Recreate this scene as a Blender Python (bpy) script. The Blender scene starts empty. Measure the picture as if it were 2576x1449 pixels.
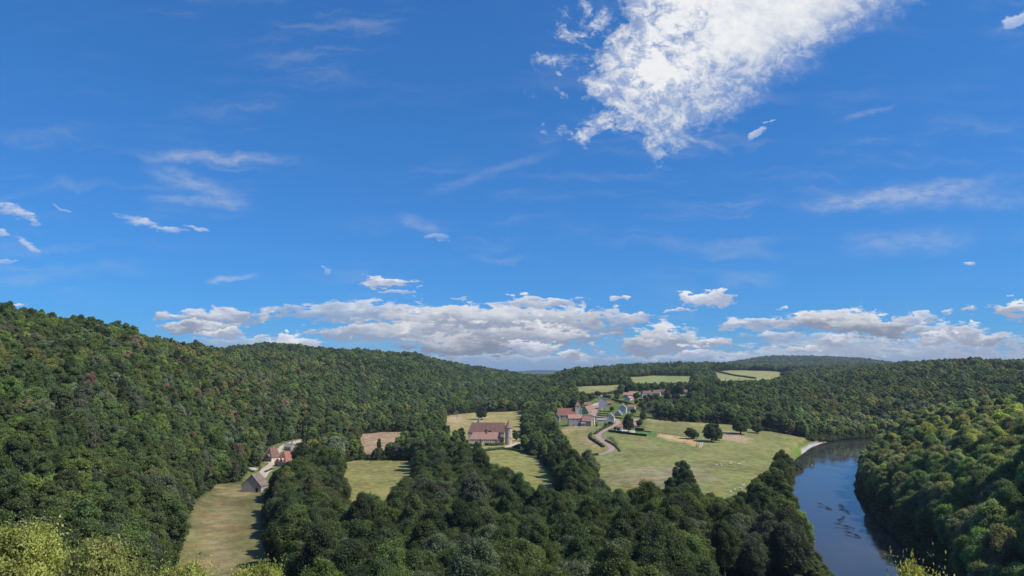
import bpy, math, random
import numpy as np
from mathutils import Vector, Matrix

random.seed(4); RNG = np.random.default_rng(11)
SC = bpy.context.scene
COL = SC.collection
CAMZ = 88.0
F = 692.0 * 2576 / 1024            # focal length in photo pixels (2576 wide)
PITCH = math.atan((372 - 288) / 692.0)
CP, SP = math.cos(PITCH), math.sin(PITCH)

# ------------------------------------------------------------------ scene / camera / render
SC.render.engine = 'CYCLES'
SC.cycles.use_denoising = True
SC.cycles.max_bounces = 5
SC.cycles.diffuse_bounces = 4
SC.cycles.glossy_bounces = 3
SC.cycles.transmission_bounces = 3
SC.cycles.volume_bounces = 0
SC.cycles.transparent_max_bounces = 4
SC.cycles.sample_clamp_indirect = 6
SC.cycles.use_adaptive_sampling = True
SC.cycles.adaptive_threshold = 0.008
SC.view_settings.view_transform = 'Standard'
SC.view_settings.look = 'None'
SC.view_settings.gamma = 1
SC.view_settings.exposure = EXPOSURE = 0.4
cam_d = bpy.data.cameras.new('camera')
cam = bpy.data.objects.new('camera', cam_d); COL.objects.link(cam)
cam_d.sensor_width = 36; cam_d.lens = 36 * 692 / 1024
cam_d.clip_start = 0.5; cam_d.clip_end = 60000
cam.location = (0, 0, CAMZ); cam.rotation_euler = (math.pi / 2 + PITCH, 0, 0)
SC.camera = cam

def ray(px, py):
    """photo pixel (2576 x 1449) -> (u, s): X/Y and drop per metre of depth"""
    cx = (px - 1288) / F; cy = (py - 724.5) / F
    dy = CP + cy * SP; dz = SP - cy * CP
    return cx / dy, -dz / dy

# ------------------------------------------------------------------ terrain
def g(Y):
    Y = np.maximum(Y, 0.0)
    return Y + 150 * np.exp(-Y / 40)

PROF = {   # photo column : (depth, ground height) pairs
 -900: [(0,84),(20,76),(60,70),(100,75),(200,95),(300,115),(500,150),(700,170),(1000,165),(1500,160)],
 -300: [(0,84),(20,74),(60,66),(100,62),(150,58),(200,60),(300,80),(400,108),(500,130),(600,150),(700,158),(1000,155),(1500,150)],
 0:   [(0,84),(15,74),(60,58),(90,50),(120,38),(150,29),(200,25),(300,44),(400,70),(500,99),(600,118),(690,131),(800,132),(1000,132),(1500,120)],
 250: [(0,84),(15,74),(60,56),(90,48),(120,34),(150,24),(200,16),(300,24),(400,44),(500,68),(600,92),(700,110),(810,128),(1000,126),(1300,120)],
 430: [(0,84),(15,72),(60,54),(90,44),(120,30),(150,20),(200,9),(300,5),(350,7),(420,18),(500,36),(600,59),(700,81),(800,100),(910,115),(1100,115),(1500,112)],
 540: [(0,84),(15,70),(60,52),(90,42),(120,29),(150,20),(200,8),(300,3.5),(520,4),(560,8),(620,22),(700,42),(800,68),(900,92),(1000,111),(1300,115),(1700,118)],
 650: [(0,84),(15,68),(50,52),(90,40),(130,28),(190,12),(250,5),(300,3.5),(560,4.5),(700,9),(760,18),(850,37),(950,57),(1100,80),(1300,97),(1500,115),(1700,133),(2200,135)],
 760: [(0,84),(12,68),(40,54),(90,41),(130,28),(190,13),(250,6),(300,3.5),(600,4.5),(700,8),(800,13),(900,28),(1050,48),(1200,66),(1400,92),(1600,115),(1760,132),(2300,132)],
 900: [(0,84),(12,66),(40,52),(90,41),(130,29),(190,14),(250,6.5),(300,4),(800,6),(930,9),(1050,24),(1200,44),(1400,74),(1600,101),(1900,129),(2500,128)],
 1050:[(0,84),(12,66),(40,52),(90,41),(130,29),(190,14),(250,7),(300,4.5),(600,7),(980,10),(1150,20),(1400,44),(1700,78),(2100,116),(2800,114)],
 1180:[(0,84),(12,66),(40,52),(90,41),(130,29),(190,14),(250,7),(300,5),(500,7),(620,10),(700,15),(780,14),(900,14.5),(1100,16),(1230,17.5),(1350,24),(1600,40),(1900,62),(2300,88),(3000,84)],
 1270:[(0,84),(12,66),(40,52),(90,41),(130,29),(190,14),(250,7),(300,5),(500,6.5),(620,10),(700,15),(780,14),(900,14.5),(1230,18),(1400,24),(1700,40),(2000,57),(2400,75),(3000,68)],
 1340:[(0,84),(12,66),(40,52),(90,41),(130,29),(190,14),(250,7),(300,5),(500,6),(650,9),(800,12),(1000,15),(1230,19),(1500,26),(1900,38),(2400,50),(3200,42),(6000,44),(9000,55),(11500,85),(13000,135),(15000,140)],
 1400:[(0,84),(12,66),(40,52),(90,41),(130,29),(190,14),(250,7),(300,5),(450,5.5),(600,8),(750,12),(850,17),(920,22),(1000,26),(1150,34),(1300,48),(1450,62),(1600,72),(1800,74),(2200,60),(3500,50),(9000,55),(11500,85),(13000,122),(15000,130)],
 1500:[(0,84),(12,66),(40,52),(90,41),(130,29),(190,14),(250,7),(300,5),(440,6),(600,10),(750,14),(850,19),(920,23),(1000,29),(1100,37),(1180,42),(1250,47),(1500,59.5),(1600,69),(1750,86),(2200,85),(9000,60)],
 1600:[(0,84),(12,66),(40,52),(90,41),(130,29),(190,14),(250,7),(300,5),(440,7),(600,12),(750,16),(850,20),(950,24),(1050,34),(1150,44),(1250,52),(1400,59),(1600,64),(1800,71),(2000,75.5),(2200,90),(2400,98),(3000,96)],
 1750:[(0,84),(12,66),(40,52),(90,41),(130,29),(190,14),(250,7),(300,5),(440,7),(600,11),(800,16),(935,20),(1000,27),(1150,43),(1300,55),(1500,61),(1800,69),(2050,76),(2250,91),(2500,105),(3200,100)],
 1900:[(0,84),(12,66),(40,52),(90,41),(130,29),(190,14),(250,7),(300,4),(440,5),(600,8),(750,12),(890,16),(950,24),(1100,38),(1300,50),(1600,57),(1900,63),(2150,78),(2400,90),(2700,91),(3500,95),(4500,120),(5500,198),(7000,150)],
 2000:[(0,84),(12,66),(40,50),(90,38),(130,26),(190,11),(250,5),(300,3),(440,2.5),(600,4),(750,5),(850,8),(930,18),(1050,34),(1250,50),(1600,58),(1900,68),(2150,76),(2400,86),(2700,90),(3500,98),(4500,125),(5500,203),(7000,150)],
 2080:[(0,84),(12,66),(40,50),(90,37),(130,24),(190,9),(250,4),(300,3),(700,3),(930,3),(980,12),(1100,30),(1250,46),(1500,62),(1800,72),(2300,80),(3500,100),(5500,194),(7000,150)],
 2150:[(0,84),(12,66),(40,50),(90,36),(130,20),(190,6),(250,3),(600,3),(930,3),(980,10),(1100,30),(1250,48),(1500,66),(1800,76),(2200,82),(3500,95),(5500,178),(7000,145)],
 2300:[(0,84),(12,66),(60,46),(120,34),(200,14),(250,7),(300,6),(350,10),(400,17),(500,27),(600,32),(700,32),(850,26),(960,12),(1050,34),(1250,64),(1500,83),(1750,91),(2500,90),(5500,110),(7000,110)],
 2450:[(0,84),(15,72),(60,62),(100,46),(150,31),(200,24),(260,24),(320,28),(400,33),(500,38),(560,41),(700,41),(850,38),(980,32),(1100,58),(1400,82),(1700,93),(2500,92),(6000,95)],
 2576:[(0,84),(15,72),(60,62),(100,50),(150,38),(200,31),(300,36),(400,41),(500,45),(600,47),(800,47),(1000,48),(1100,64),(1400,82),(1700,94),(2500,92),(6000,95)],
 2900:[(0,84),(15,74),(60,64),(100,56),(200,48),(300,46),(500,54),(700,60),(1000,68),(1700,96),(3000,95)],
 3500:[(0,84),(15,76),(60,70),(200,66),(300,72),(500,90),(1000,98),(3000,100)],
}
ucols = np.array([(c - 1288) / F / (0.985 if 0 < c < 2576 else 0.98) for c in sorted(PROF)])
UF = np.concatenate([np.linspace(-2.6, -0.86, 60), np.arange(-0.85, 0.8501, 0.0034), np.linspace(0.86, 2.6, 60)])
yy = [-140, -120, -100, -80, -60, -45, -30, -18, -8, 0, 3, 6, 9, 12, 15, 18]
y = 20.0
while y < 26000:
    y *= 1.0095; yy.append(y)
YF = np.array(yy)
Z0 = np.zeros((len(YF), len(PROF)))
for j, c in enumerate(sorted(PROF)):
    p = np.array(PROF[c], float)
    Z0[:, j] = np.interp(YF, p[:, 0], p[:, 1])
Z = np.array([np.interp(UF, ucols, r) for r in Z0])
def blur(A, n, ax):
    k = np.ones(n) / n
    pad = n // 2
    B = np.pad(A, [(pad, pad) if i == ax else (0, 0) for i in range(2)], mode='edge')
    return np.apply_along_axis(lambda v: np.convolve(v, k, mode='valid'), ax, B)
Z = blur(blur(Z, 13, 1), 13, 1)
Zs = blur(blur(Z, 5, 0), 3, 0)
Z = Zs
GX = np.outer(g(YF), UF); GY = np.repeat(YF[:, None], len(UF), 1)

def vnoise(x, y, scale, seed):
    """smooth value noise, vectorised"""
    x = np.asarray(x) / scale; y = np.asarray(y) / scale
    xi = np.floor(x).astype(np.int64); yi = np.floor(y).astype(np.int64)
    fx = x - xi; fy = y - yi
    fx = fx * fx * (3 - 2 * fx); fy = fy * fy * (3 - 2 * fy)
    def h(a, b):
        n = (a * 374761393 + b * 668265263 + seed * 974634777) & 0x7fffffff
        n = ((n ^ (n >> 13)) * 1274126177) & 0x7fffffff
        n = n ^ (n >> 16)
        return (n & 0xffff) / 65535.0
    return (h(xi, yi) * (1 - fx) + h(xi + 1, yi) * fx) * (1 - fy) + (h(xi, yi + 1) * (1 - fx) + h(xi + 1, yi + 1) * fx) * fy
def fbm(x, y, scale, seed, octs=3):
    a = 0; w = 1; t = 0
    for o in range(octs):
        a = a + w * vnoise(x, y, scale / 2 ** o, seed + o); t += w; w *= .5
    return a / t

# river polygon (world metres): left bank upstream, right bank back down
LB = [(70,-140),(84,-40),(98,60),(108,150),(118,220),(132,300),(148,360),(168,430),(188,480),(206,530),(230,600),(272,690),(318,770),(352,830),(388,880),(430,918),(500,945),(620,960),(800,960)]
RB = [(800,905),(640,905),(560,890),(500,860),(462,830),(426,800),(385,745),(342,680),(300,612),(262,540),(234,470),(216,420),(198,360),(182,300),(158,240),(146,180),(140,120),(132,40),(122,-40),(110,-140)]
RIVER = np.array(LB + RB, float)
def sdist(X, Y, poly):
    """signed distance to polygon, negative inside"""
    X = np.asarray(X, float); Y = np.asarray(Y, float)
    d = np.full(X.shape, 1e18); ins = np.zeros(X.shape, bool)
    n = len(poly)
    for i in range(n):
        ax, ay = poly[i]; bx, by = poly[(i + 1) % n]
        ex, ey = bx - ax, by - ay
        L = ex * ex + ey * ey + 1e-9
        t = np.clip(((X - ax) * ex + (Y - ay) * ey) / L, 0, 1)
        d = np.minimum(d, (X - ax - t * ex) ** 2 + (Y - ay - t * ey) ** 2)
        c = (ay > Y) != (by > Y)
        with np.errstate(divide='ignore', invalid='ignore'):
            xi = ax + (Y - ay) * ex / (ey if ey else 1e-12)
        ins ^= c & (X < xi)
    d = np.sqrt(d)
    return np.where(ins, -d, d)

near = (GY < 1400) & (np.abs(GX) < 1500)
dr = np.full(GX.shape, 1e4)
dr[near] = sdist(GX[near], GY[near], RIVER)
# noise relief on the hills only
hil = np.clip((Z - 12) / 60, 0, 1) * np.clip(GY / 250, 0, 1)
Z = Z + hil * (np.clip((GY - 900) / 500, 0, 1) * (fbm(GX, GY, 300, 51) - .5) * 34 + (fbm(GX, GY, 160, 5) - .5) * 22 + (fbm(GX, GY, 45, 9) - .5) * 5) * np.clip(3000 / np.maximum(GY, 1), .3, 1) * (1 - .82 * np.clip((GX / np.maximum(GY, 1) + .12) / .08, 0, 1) * np.clip((.50 - GX / np.maximum(GY, 1)) / .1, 0, 1) * np.clip((GY - 700) / 150, 0, 1))
Z = Z + (fbm(GX, GY, 70, 31) - .5) * 1.2
bank = 1.0 + 0.85 * np.maximum(dr - 1, 0)
Z = np.where(dr < 4, np.minimum(Z, np.where(dr < 0, -0.2 + 0.35 * np.maximum(dr, -6), -0.2 + .35 * dr)), np.minimum(Z, 1.2 + .9 * (dr - 4)))
Z = np.where((dr >= 4), np.maximum(Z, 0.7), Z)

def ground(x, y):
    x = np.asarray(x, float); y = np.asarray(y, float)
    u = x / g(y)
    iu = np.clip(np.searchsorted(UF, u) - 1, 0, len(UF) - 2)
    iy = np.clip(np.searchsorted(YF, y) - 1, 0, len(YF) - 2)
    fu = np.clip((u - UF[iu]) / (UF[iu + 1] - UF[iu]), 0, 1)
    fy = np.clip((y - YF[iy]) / (YF[iy + 1] - YF[iy]), 0, 1)
    return (Z[iy, iu] * (1 - fu) + Z[iy, iu + 1] * fu) * (1 - fy) + (Z[iy + 1, iu] * (1 - fu) + Z[iy + 1, iu + 1] * fu) * fy
_YS = np.concatenate([np.arange(60, 1500, 2.0), np.arange(1500, 6000, 8.0), np.arange(6000, 16000, 50.0)])
def hit(px, py, ymin=180):
    """where the line of sight through a photo pixel meets the ground"""
    u, s = ray(px, py)
    ys = _YS[_YS > ymin]
    dz = (CAMZ - s * ys) - ground(u * ys, ys)
    k = np.argmax(dz < 0)
    if dz[k] >= 0:
        k = len(ys) - 1
    if k > 0:
        a, b = dz[k - 1], dz[k]
        Y = ys[k - 1] + (ys[k] - ys[k - 1]) * a / (a - b + 1e-9)
    else:
        Y = ys[0]
    return u * Y, Y
def hits(pts, ymin=180):
    return np.array([hit(a, b, ymin) for a, b in pts])
def v1(a, b): return 1373.8 + a * .17637, 894.6 + b * .17637       # village close-up
def v2(a, b): return 1086.3 + a * .1323, 990.4 + b * .1323          # castle close-up
def v3(a, b): return 543.1 + a * .15435, 1054.3 + b * .15435        # hamlet close-up
def v6(a, b): return 1821 + a * .3387, 958.5 + b * .3387            # river close-up

OPEN = {   # name: (photo polygon of the ground itself, colour)
 'left_meadow': ([(600,1212),(645,1232),(668,1238),(668,1320),(676,1400),(700,1500),(716,1700),(370,1700),(425,1460),(468,1310),(500,1252),(545,1218)], (.150,.140,.058)),
 'mown_field': ([(866,1163),(900,1158),(1036,1158),(1046,1200),(1040,1275),(960,1285),(880,1290),(850,1240)], (.235,.225,.080)),
 'stubble_field': ([(905,1092),(960,1087),(1030,1086),(1030,1110),(1000,1135),(925,1150),(895,1140)], (.33,.24,.15)),
 'castle_meadow': ([(1122,1046),(1200,1037),(1316,1032),(1318,1060),(1312,1100),(1330,1128),(1240,1140),(1160,1138),(1130,1120),(1118,1080)], (.31,.27,.11)),
 'lawn': ([(1180,1152),(1230,1138),(1300,1134),(1350,1150),(1385,1190),(1405,1250),(1420,1300),(1350,1310),(1320,1270),(1260,1210),(1170,1190)], (.215,.215,.072)),
 'roadside_field': ([(1395,1082),(1450,1068),(1505,1064),(1530,1070),(1505,1085),(1492,1105),(1500,1122),(1535,1140),(1505,1148),(1440,1152),(1425,1125)], (.24,.23,.085)),
 'pasture': ([(1478,1160),(1505,1148),(1560,1142),(1548,1110),(1530,1092),(1560,1085),(1612,1092),(1622,1066),(1640,1056),(1740,1062),(1850,1069),(1905,1082),(2030,1104),(2008,1128),(2000,1160),(1960,1190),(1930,1240),(1900,1290),(1700,1285),(1560,1285),(1500,1255)], (.200,.207,.074)),
 'upper_field': ([(1432,978),(1470,972),(1572,967),(1560,985),(1540,994),(1480,1000),(1440,992)], (.25,.255,.105)),
 'hill_field': ([(1565,948),(1640,945),(1742,947),(1756,960),(1700,972),(1600,972),(1568,962)], (.23,.255,.10)),
 'far_field': ([(1788,942),(1812,934),(1880,932),(2012,939),(1985,948),(1935,957),(1810,962)], (.27,.275,.115)),
 'verge': ([(1478,1064),(1530,1058),(1570,1078),(1580,1090),(1530,1100),(1555,1128),(1575,1150),(1520,1172),(1462,1168),(1440,1152),(1480,1148),(1530,1140),(1500,1120),(1492,1095)], (.21,.215,.085)),
 'village_green': ([(1388,1088),(1398,1050),(1440,1040),(1480,1012),(1505,998),(1560,988),(1650,985),(1738,984),(1738,995),(1655,999),(1622,1004),(1612,1036),(1655,1050),(1650,1062),(1622,1066),(1612,1092),(1560,1092),(1530,1092),(1505,1070),(1440,1075)], (.125,.155,.045)),
 'hamlet_green': ([(605,1212),(622,1185),(660,1160),(668,1130),(700,1116),(750,1104),(775,1103),(765,1130),(748,1170),(735,1196),(690,1200),(678,1240)], (.15,.17,.06)),
}
POLY = {k: hits(v[0]) for k, v in OPEN.items()}
GRAVEL = hits([v6(x, y) for x, y in [(545,590),(575,560),(580,500),(640,468),(700,455),(770,455),(775,468),(720,470),(660,500),(620,560),(612,610),(640,640),(600,650)]])
SEDGE = hits([v6(x, y) for x, y in [(500,520),(560,480),(620,458),(690,450),(640,470),(590,500),(580,560),(545,592),(510,570)]])
DRY = hits([v1(x, y) for x, y in [(1600,1112),(1700,1122),(2000,1170),(2150,1200),(2170,1250),(2130,1300),(1900,1235),(1575,1165)]])
KITCHEN = hits([v1(x, y) for x, y in [(1270,1085),(1420,1085),(1600,1112),(1575,1165),(1430,1150),(1270,1110)]])

cover = np.zeros(GX.shape + (4,)); cover[..., :3] = (.045, .055, .02); cover[..., 3] = 1
fid = np.zeros(GX.shape, int)
def paint(poly, colr, soft, idn=None, nz=0):
    x0, y0 = poly.min(0) - 30; x1, y1 = poly.max(0) + 30
    m = (GX > x0) & (GX < x1) & (GY > y0) & (GY < y1)
    d = sdist(GX[m], GY[m], poly)
    if nz: d = d + (fbm(GX[m], GY[m], 12, 77) - .5) * nz
    w = np.clip(.5 - d / soft, 0, 1)[:, None]
    cover[m, :3] = cover[m, :3] * (1 - w) + np.array(colr) * w
    if idn is not None:
        t = fid[m]; t[d < 0] = idn; fid[m] = t
NAMES = ['ground'] + list(OPEN)
far = np.clip((GY - 3200) / 1500, 0, 1)[..., None]
cover[..., :3] = cover[..., :3] * (1 - far) + np.array((.05, .075, .03)) * far
# pale plains far beyond the notch in the hills
pl = (np.clip((GY - 4200) / 800, 0, 1) * np.clip((10500 - GY) / 800, 0, 1) * (Z < 70) * (fbm(GX, GY, 500, 3) > .5))[..., None]
cover[..., :3] = cover[..., :3] * (1 - pl) + np.array((.22, .26, .11)) * pl
for i, (k, v) in enumerate(OPEN.items()):
    paint(POLY[k], v[1], 5, i + 1, 5)
rb = (np.clip(1 - np.abs(dr - 3) / 6, 0, 1))[..., None]
cover[..., :3] = cover[..., :3] * (1 - rb) + np.array((.12, .09, .055)) * rb
def patch(pts, colr, soft=6, nz=6):
    paint(hits(pts), colr, soft, None, nz)
patch([v1(x, y) for x, y in [(215,1035),(420,1003),(620,1020),(600,1050),(420,1060),(260,1110)]], (.34,.27,.14), 8, 8)
patch([v1(x, y) for x, y in [(520,1160),(620,1150),(640,1200),(800,1290),(815,1325),(700,1290),(560,1240)]], (.38,.27,.16), 8, 8)
patch([v6(x, y) for x, y in [(0,365),(110,385),(190,430),(200,465),(60,450),(0,430)]], (.36,.27,.17), 12, 12)
patch([v1(x, y) for x, y in [(1400,900),(1900,915),(2400,960),(2500,1000),(2350,1010),(1450,960)]], (.27,.24,.10), 20, 16)
patch([v2(x, y) for x, y in [(320,500),(420,400),(560,390),(560,480),(460,620),(340,600)]], (.42,.32,.18), 16, 10)
patch([(520,1270),(560,1262),(600,1290),(560,1340),(600,1390),(560,1440),(480,1430),(500,1330)], (.24,.20,.10), 14, 12)
patch([(540,1225),(600,1222),(640,1245),(610,1256),(548,1244)], (.25,.21,.10), 8, 8)
patch([(1560,1180),(1760,1172),(1800,1205),(1640,1225),(1540,1215)], (.25,.225,.12), 24, 20)
patch([(1690,1090),(1760,1098),(1800,1120),(1740,1128),(1640,1112)], (.20,.23,.085), 24, 20)
paint(DRY, (.50, .37, .18), 3, None, 3)
paint(KITCHEN, (.10, .20, .055), 3)
paint(SEDGE, (.13, .20, .035), 3)
paint(GRAVEL, (.40, .37, .36), 2)

MAT = {}
class NT:
    """tiny helper for node trees"""
    def __init__(self, tree): self.t = tree; tree.nodes.clear()
    def n(self, typ, **kw):
        nd = self.t.nodes.new(typ)
        for k, v in kw.items(): setattr(nd, k, v)
        return nd
    def set(self, sock, v):
        if isinstance(v, bpy.types.NodeSocket): self.t.links.new(v, sock)
        elif v is not None:
            if sock.type == 'VECTOR' and not isinstance(v, (int, float)): v = tuple(v)[:3]
            sock.default_value = v
    def m(self, op, a, b=None, c=None, clamp=False):
        nd = self.n('ShaderNodeMath', operation=op); nd.use_clamp = clamp
        for i, v in enumerate((a, b, c)):
            if v is not None: self.set(nd.inputs[i], v)
        return nd.outputs[0]
    def vm(self, op, a, b=None, scale=None):
        nd = self.n('ShaderNodeVectorMath', operation=op)
        self.set(nd.inputs[0], a)
        if b is not None: self.set(nd.inputs[1], b)
        if scale is not None: self.set(nd.inputs['Scale'], scale)
        return nd.outputs['Value'] if op in ('DOT_PRODUCT', 'LENGTH', 'DISTANCE') else nd.outputs[0]
    def noise(self, vec, scale, detail=3, rough=.55, dist=0, color=False):
        nd = self.n('ShaderNodeTexNoise'); self.set(nd.inputs['Vector'], vec)
        nd.inputs['Scale'].default_value = scale; nd.inputs['Detail'].default_value = detail
        nd.inputs['Roughness'].default_value = rough; nd.inputs['Distortion'].default_value = dist
        return nd.outputs['Color'] if color else nd.outputs['Fac']
    def mix(self, f, a, b, blend='MIX'):
        nd = self.n('ShaderNodeMix', data_type='RGBA', blend_type=blend)
        self.set(nd.inputs['Factor'], f)
        A = [s for s in nd.inputs if s.name == 'A' and s.type == 'RGBA'][0]; B = [s for s in nd.inputs if s.name == 'B' and s.type == 'RGBA'][0]
        self.set(A, a); self.set(B, b)
        return [s for s in nd.outputs if s.type == 'RGBA'][0]
    def ss(self, v, lo, hi, a=0.0, b=1.0, smooth=True):
        nd = self.n('ShaderNodeMapRange'); nd.interpolation_type = 'SMOOTHSTEP' if smooth else 'LINEAR'
        self.set(nd.inputs['Value'], v)
        for k, x in (('From Min', lo), ('From Max', hi), ('To Min', a), ('To Max', b)): self.set(nd.inputs[k], x)
        return nd.outputs[0]
    def mapping(self, vec, scale=(1, 1, 1), rot=(0, 0, 0), loc=(0, 0, 0)):
        nd = self.n('ShaderNodeMapping'); self.set(nd.inputs[0], vec)
        nd.inputs['Location'].default_value = loc; nd.inputs['Rotation'].default_value = rot; nd.inputs['Scale'].default_value = scale
        return nd.outputs[0]
    def xyz(self, x, y, z):
        nd = self.n('ShaderNodeCombineXYZ')
        for i, v in enumerate((x, y, z)): self.set(nd.inputs[i], v)
        return nd.outputs[0]
def c4(c): return (c[0], c[1], c[2], 1)

def new_mat(name):
    m = bpy.data.materials.new(name); m.use_nodes = True
    T = NT(m.node_tree); out = T.n('ShaderNodeOutputMaterial')
    return m, T, out
def principled(T, out, col, rough=.8, spec=.3, bump=None, bstr=.3, bdist=.1):
    p = T.n('ShaderNodeBsdfPrincipled'); T.set(p.inputs['Base Color'], col)
    T.set(p.inputs['Roughness'], rough); p.inputs['Specular IOR Level'].default_value = spec
    if bump is not None:
        b = T.n('ShaderNodeBump'); b.inputs['Strength'].default_value = bstr; b.inputs['Distance'].default_value = bdist
        T.set(b.inputs['Height'], bump); T.t.links.new(b.outputs[0], p.inputs['Normal'])
    T.t.links.new(p.outputs[0], out.inputs[0]); return p

def surface_mat(name, col, col2=None, scale=.6, rough=.85, spec=.2, streak=None, bump=.3, lo=.35, hi=.65):
    """painted, rendered, stone or tiled surface: two tones mottled at two scales"""
    m, T, out = new_mat(name)
    tc = T.n('ShaderNodeTexCoord').outputs['Object']
    if col2 is None: col2 = tuple(c * .72 for c in col)
    a = T.noise(tc, scale, 4, .6); b = T.noise(tc, scale * 6, 3, .6)
    f = T.ss(T.m('ADD', T.m('MULTIPLY', a, .65), T.m('MULTIPLY', b, .35)), lo, hi)
    cc = T.mix(f, c4(col2), c4(col))
    if streak:
        w = T.noise(T.mapping(tc, streak), 1.0, 2, .5)
        cc = T.mix(T.ss(w, .35, .65, .0, .5), cc, c4(tuple(c * .6 for c in col)))
    principled(T, out, cc, rough, spec, b, bump, .15)
    MAT[name] = m; return m

# ground material: the cover's own colour (attribute) broken up by tufts, patches and mowing lines
m, T, out = new_mat('ground_cover')
at = T.n('ShaderNodeAttribute', attribute_name='cover').outputs['Color']
pos = T.n('ShaderNodeNewGeometry').outputs['Position']
n1 = T.noise(pos, .02, 4, .6); n2 = T.noise(pos, .16, 4, .65); n3 = T.noise(T.mapping(pos, (.02, .30, 1), (0, 0, .35)), 1, 3, .5)
n4 = T.noise(pos, .9, 2, .6)
v = T.m('ADD', T.m('ADD', T.ss(n1, .3, .7, -.16, .16), T.ss(n2, .3, .7, -.24, .24)), T.m('ADD', T.ss(n3, .3, .7, -.02, .02), T.ss(n4, .3, .7, -.12, .12)))
cc = T.vm('SCALE', at, scale=T.m('ADD', 1.0, v))
dryc = T.mix(T.ss(T.noise(pos, .045, 4, .6, .5), .5, .68, 0, .55), cc, T.mix(1.0, cc, (1.35, 1.0, .95, 1), 'MULTIPLY'))
grn = T.mix(T.ss(T.noise(T.mapping(pos, loc=(300, 90, 0)), .035, 4, .6, .5), .52, .7, 0, .5), dryc, T.mix(1.0, dryc, (.72, .98, .62, 1), 'MULTIPLY'))
principled(T, out, grn, .95, .1, n2, .6, .4)
MAT['ground'] = m

# ------------------------------------------------------------------ mesh helpers
def mesh_np(name, V, Fq, mats, mi=None, smooth=False):
    """V (n,3), Fq list of arrays each (m,k)"""
    me = bpy.data.meshes.new(name)
    V = np.asarray(V, np.float32)
    if not isinstance(Fq, list): Fq = [Fq]
    Fq = [np.asarray(f, np.int32) for f in Fq if len(f)]
    me.vertices.add(len(V)); me.vertices.foreach_set('co', V.ravel())
    li = np.concatenate([f.ravel() for f in Fq])
    tot = np.concatenate([np.full(len(f), f.shape[1], np.int32) for f in Fq])
    st = np.concatenate([[0], np.cumsum(tot)[:-1]]).astype(np.int32)
    me.loops.add(len(li)); me.loops.foreach_set('vertex_index', li)
    me.polygons.add(len(tot)); me.polygons.foreach_set('loop_start', st); me.polygons.foreach_set('loop_total', tot)
    if smooth: me.polygons.foreach_set('use_smooth', np.ones(len(tot), bool))
    if mi is not None: me.polygons.foreach_set('material_index', np.asarray(mi, np.int32))
    for m_ in (mats if isinstance(mats, (list, tuple)) else [mats]): me.materials.append(m_)
    me.update(calc_edges=True)
    return me
def link(name, data, parent=None, loc=None, rot=None, scl=None):
    o = bpy.data.objects.new(name, data); COL.objects.link(o)
    if parent is not None: o.parent = parent
    if loc is not None: o.location = loc
    if rot is not None: o.rotation_euler = rot
    if scl is not None: o.scale = scl
    return o
def tag(o, label=None, cat=None, group=None, kind=None):
    if label: o['label'] = label
    if cat: o['category'] = cat
    if group: o['group'] = group
    if kind: o['kind'] = kind
    return o
USED = set()

class MB:
    """collects simple solids into one mesh"""
    def __init__(self): self.v = []; self.f = []
    def add(self, vs, fs):
        b = len(self.v); self.v += [tuple(x) for x in vs]; self.f += [tuple(i + b for i in f) for f in fs]
    def box(self, x0, x1, y0, y1, z0, z1):
        self.add([(x0,y0,z0),(x1,y0,z0),(x1,y1,z0),(x0,y1,z0),(x0,y0,z1),(x1,y0,z1),(x1,y1,z1),(x0,y1,z1)],
                 [(0,3,2,1),(4,5,6,7),(0,1,5,4),(1,2,6,5),(2,3,7,6),(3,0,4,7)])
    def tube(self, pts, rads, n=7, cap=True):
        pts = [Vector(p) for p in pts]; b = len(self.v); k = len(pts)
        for i, p in enumerate(pts):
            d = (pts[min(i + 1, k - 1)] - pts[max(i - 1, 0)]).normalized()
            a = d.orthogonal().normalized(); c = d.cross(a)
            for j in range(n):
                t = 2 * math.pi * j / n
                self.v.append(tuple(p + (a * math.cos(t) + c * math.sin(t)) * rads[i]))
        for i in range(k - 1):
            for j in range(n):
                self.f.append((b + i * n + j, b + i * n + (j + 1) % n, b + (i + 1) * n + (j + 1) % n, b + (i + 1) * n + j))
        if cap:
            self.f.append(tuple(b + j for j in range(n))[::-1]); self.f.append(tuple(b + (k - 1) * n + j for j in range(n)))
    def lathe(self, prof, n=24, cx=0, cy=0):
        b = len(self.v)
        for r, z in prof:
            for j in range(n):
                t = 2 * math.pi * j / n; self.v.append((cx + r * math.cos(t), cy + r * math.sin(t), z))
        for i in range(len(prof) - 1):
            for j in range(n):
                self.f.append((b + i * n + j, b + i * n + (j + 1) % n, b + (i + 1) * n + (j + 1) % n, b + (i + 1) * n + j))
        self.f.append(tuple(b + j for j in range(n))[::-1]); self.f.append(tuple(b + (len(prof) - 1) * n + j for j in range(n)))
    def mesh(self, name, mat, smooth=False):
        me = bpy.data.meshes.new(name); me.from_pydata(self.v, [], self.f); me.materials.append(mat)
        if smooth: me.polygons.foreach_set('use_smooth', [True] * len(me.polygons))
        me.update(); return me
    def build(self, name, mat, parent=None, **kw): return link(name, self.mesh(name, mat, kw.pop('smooth', False)), parent, **kw)

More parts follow.
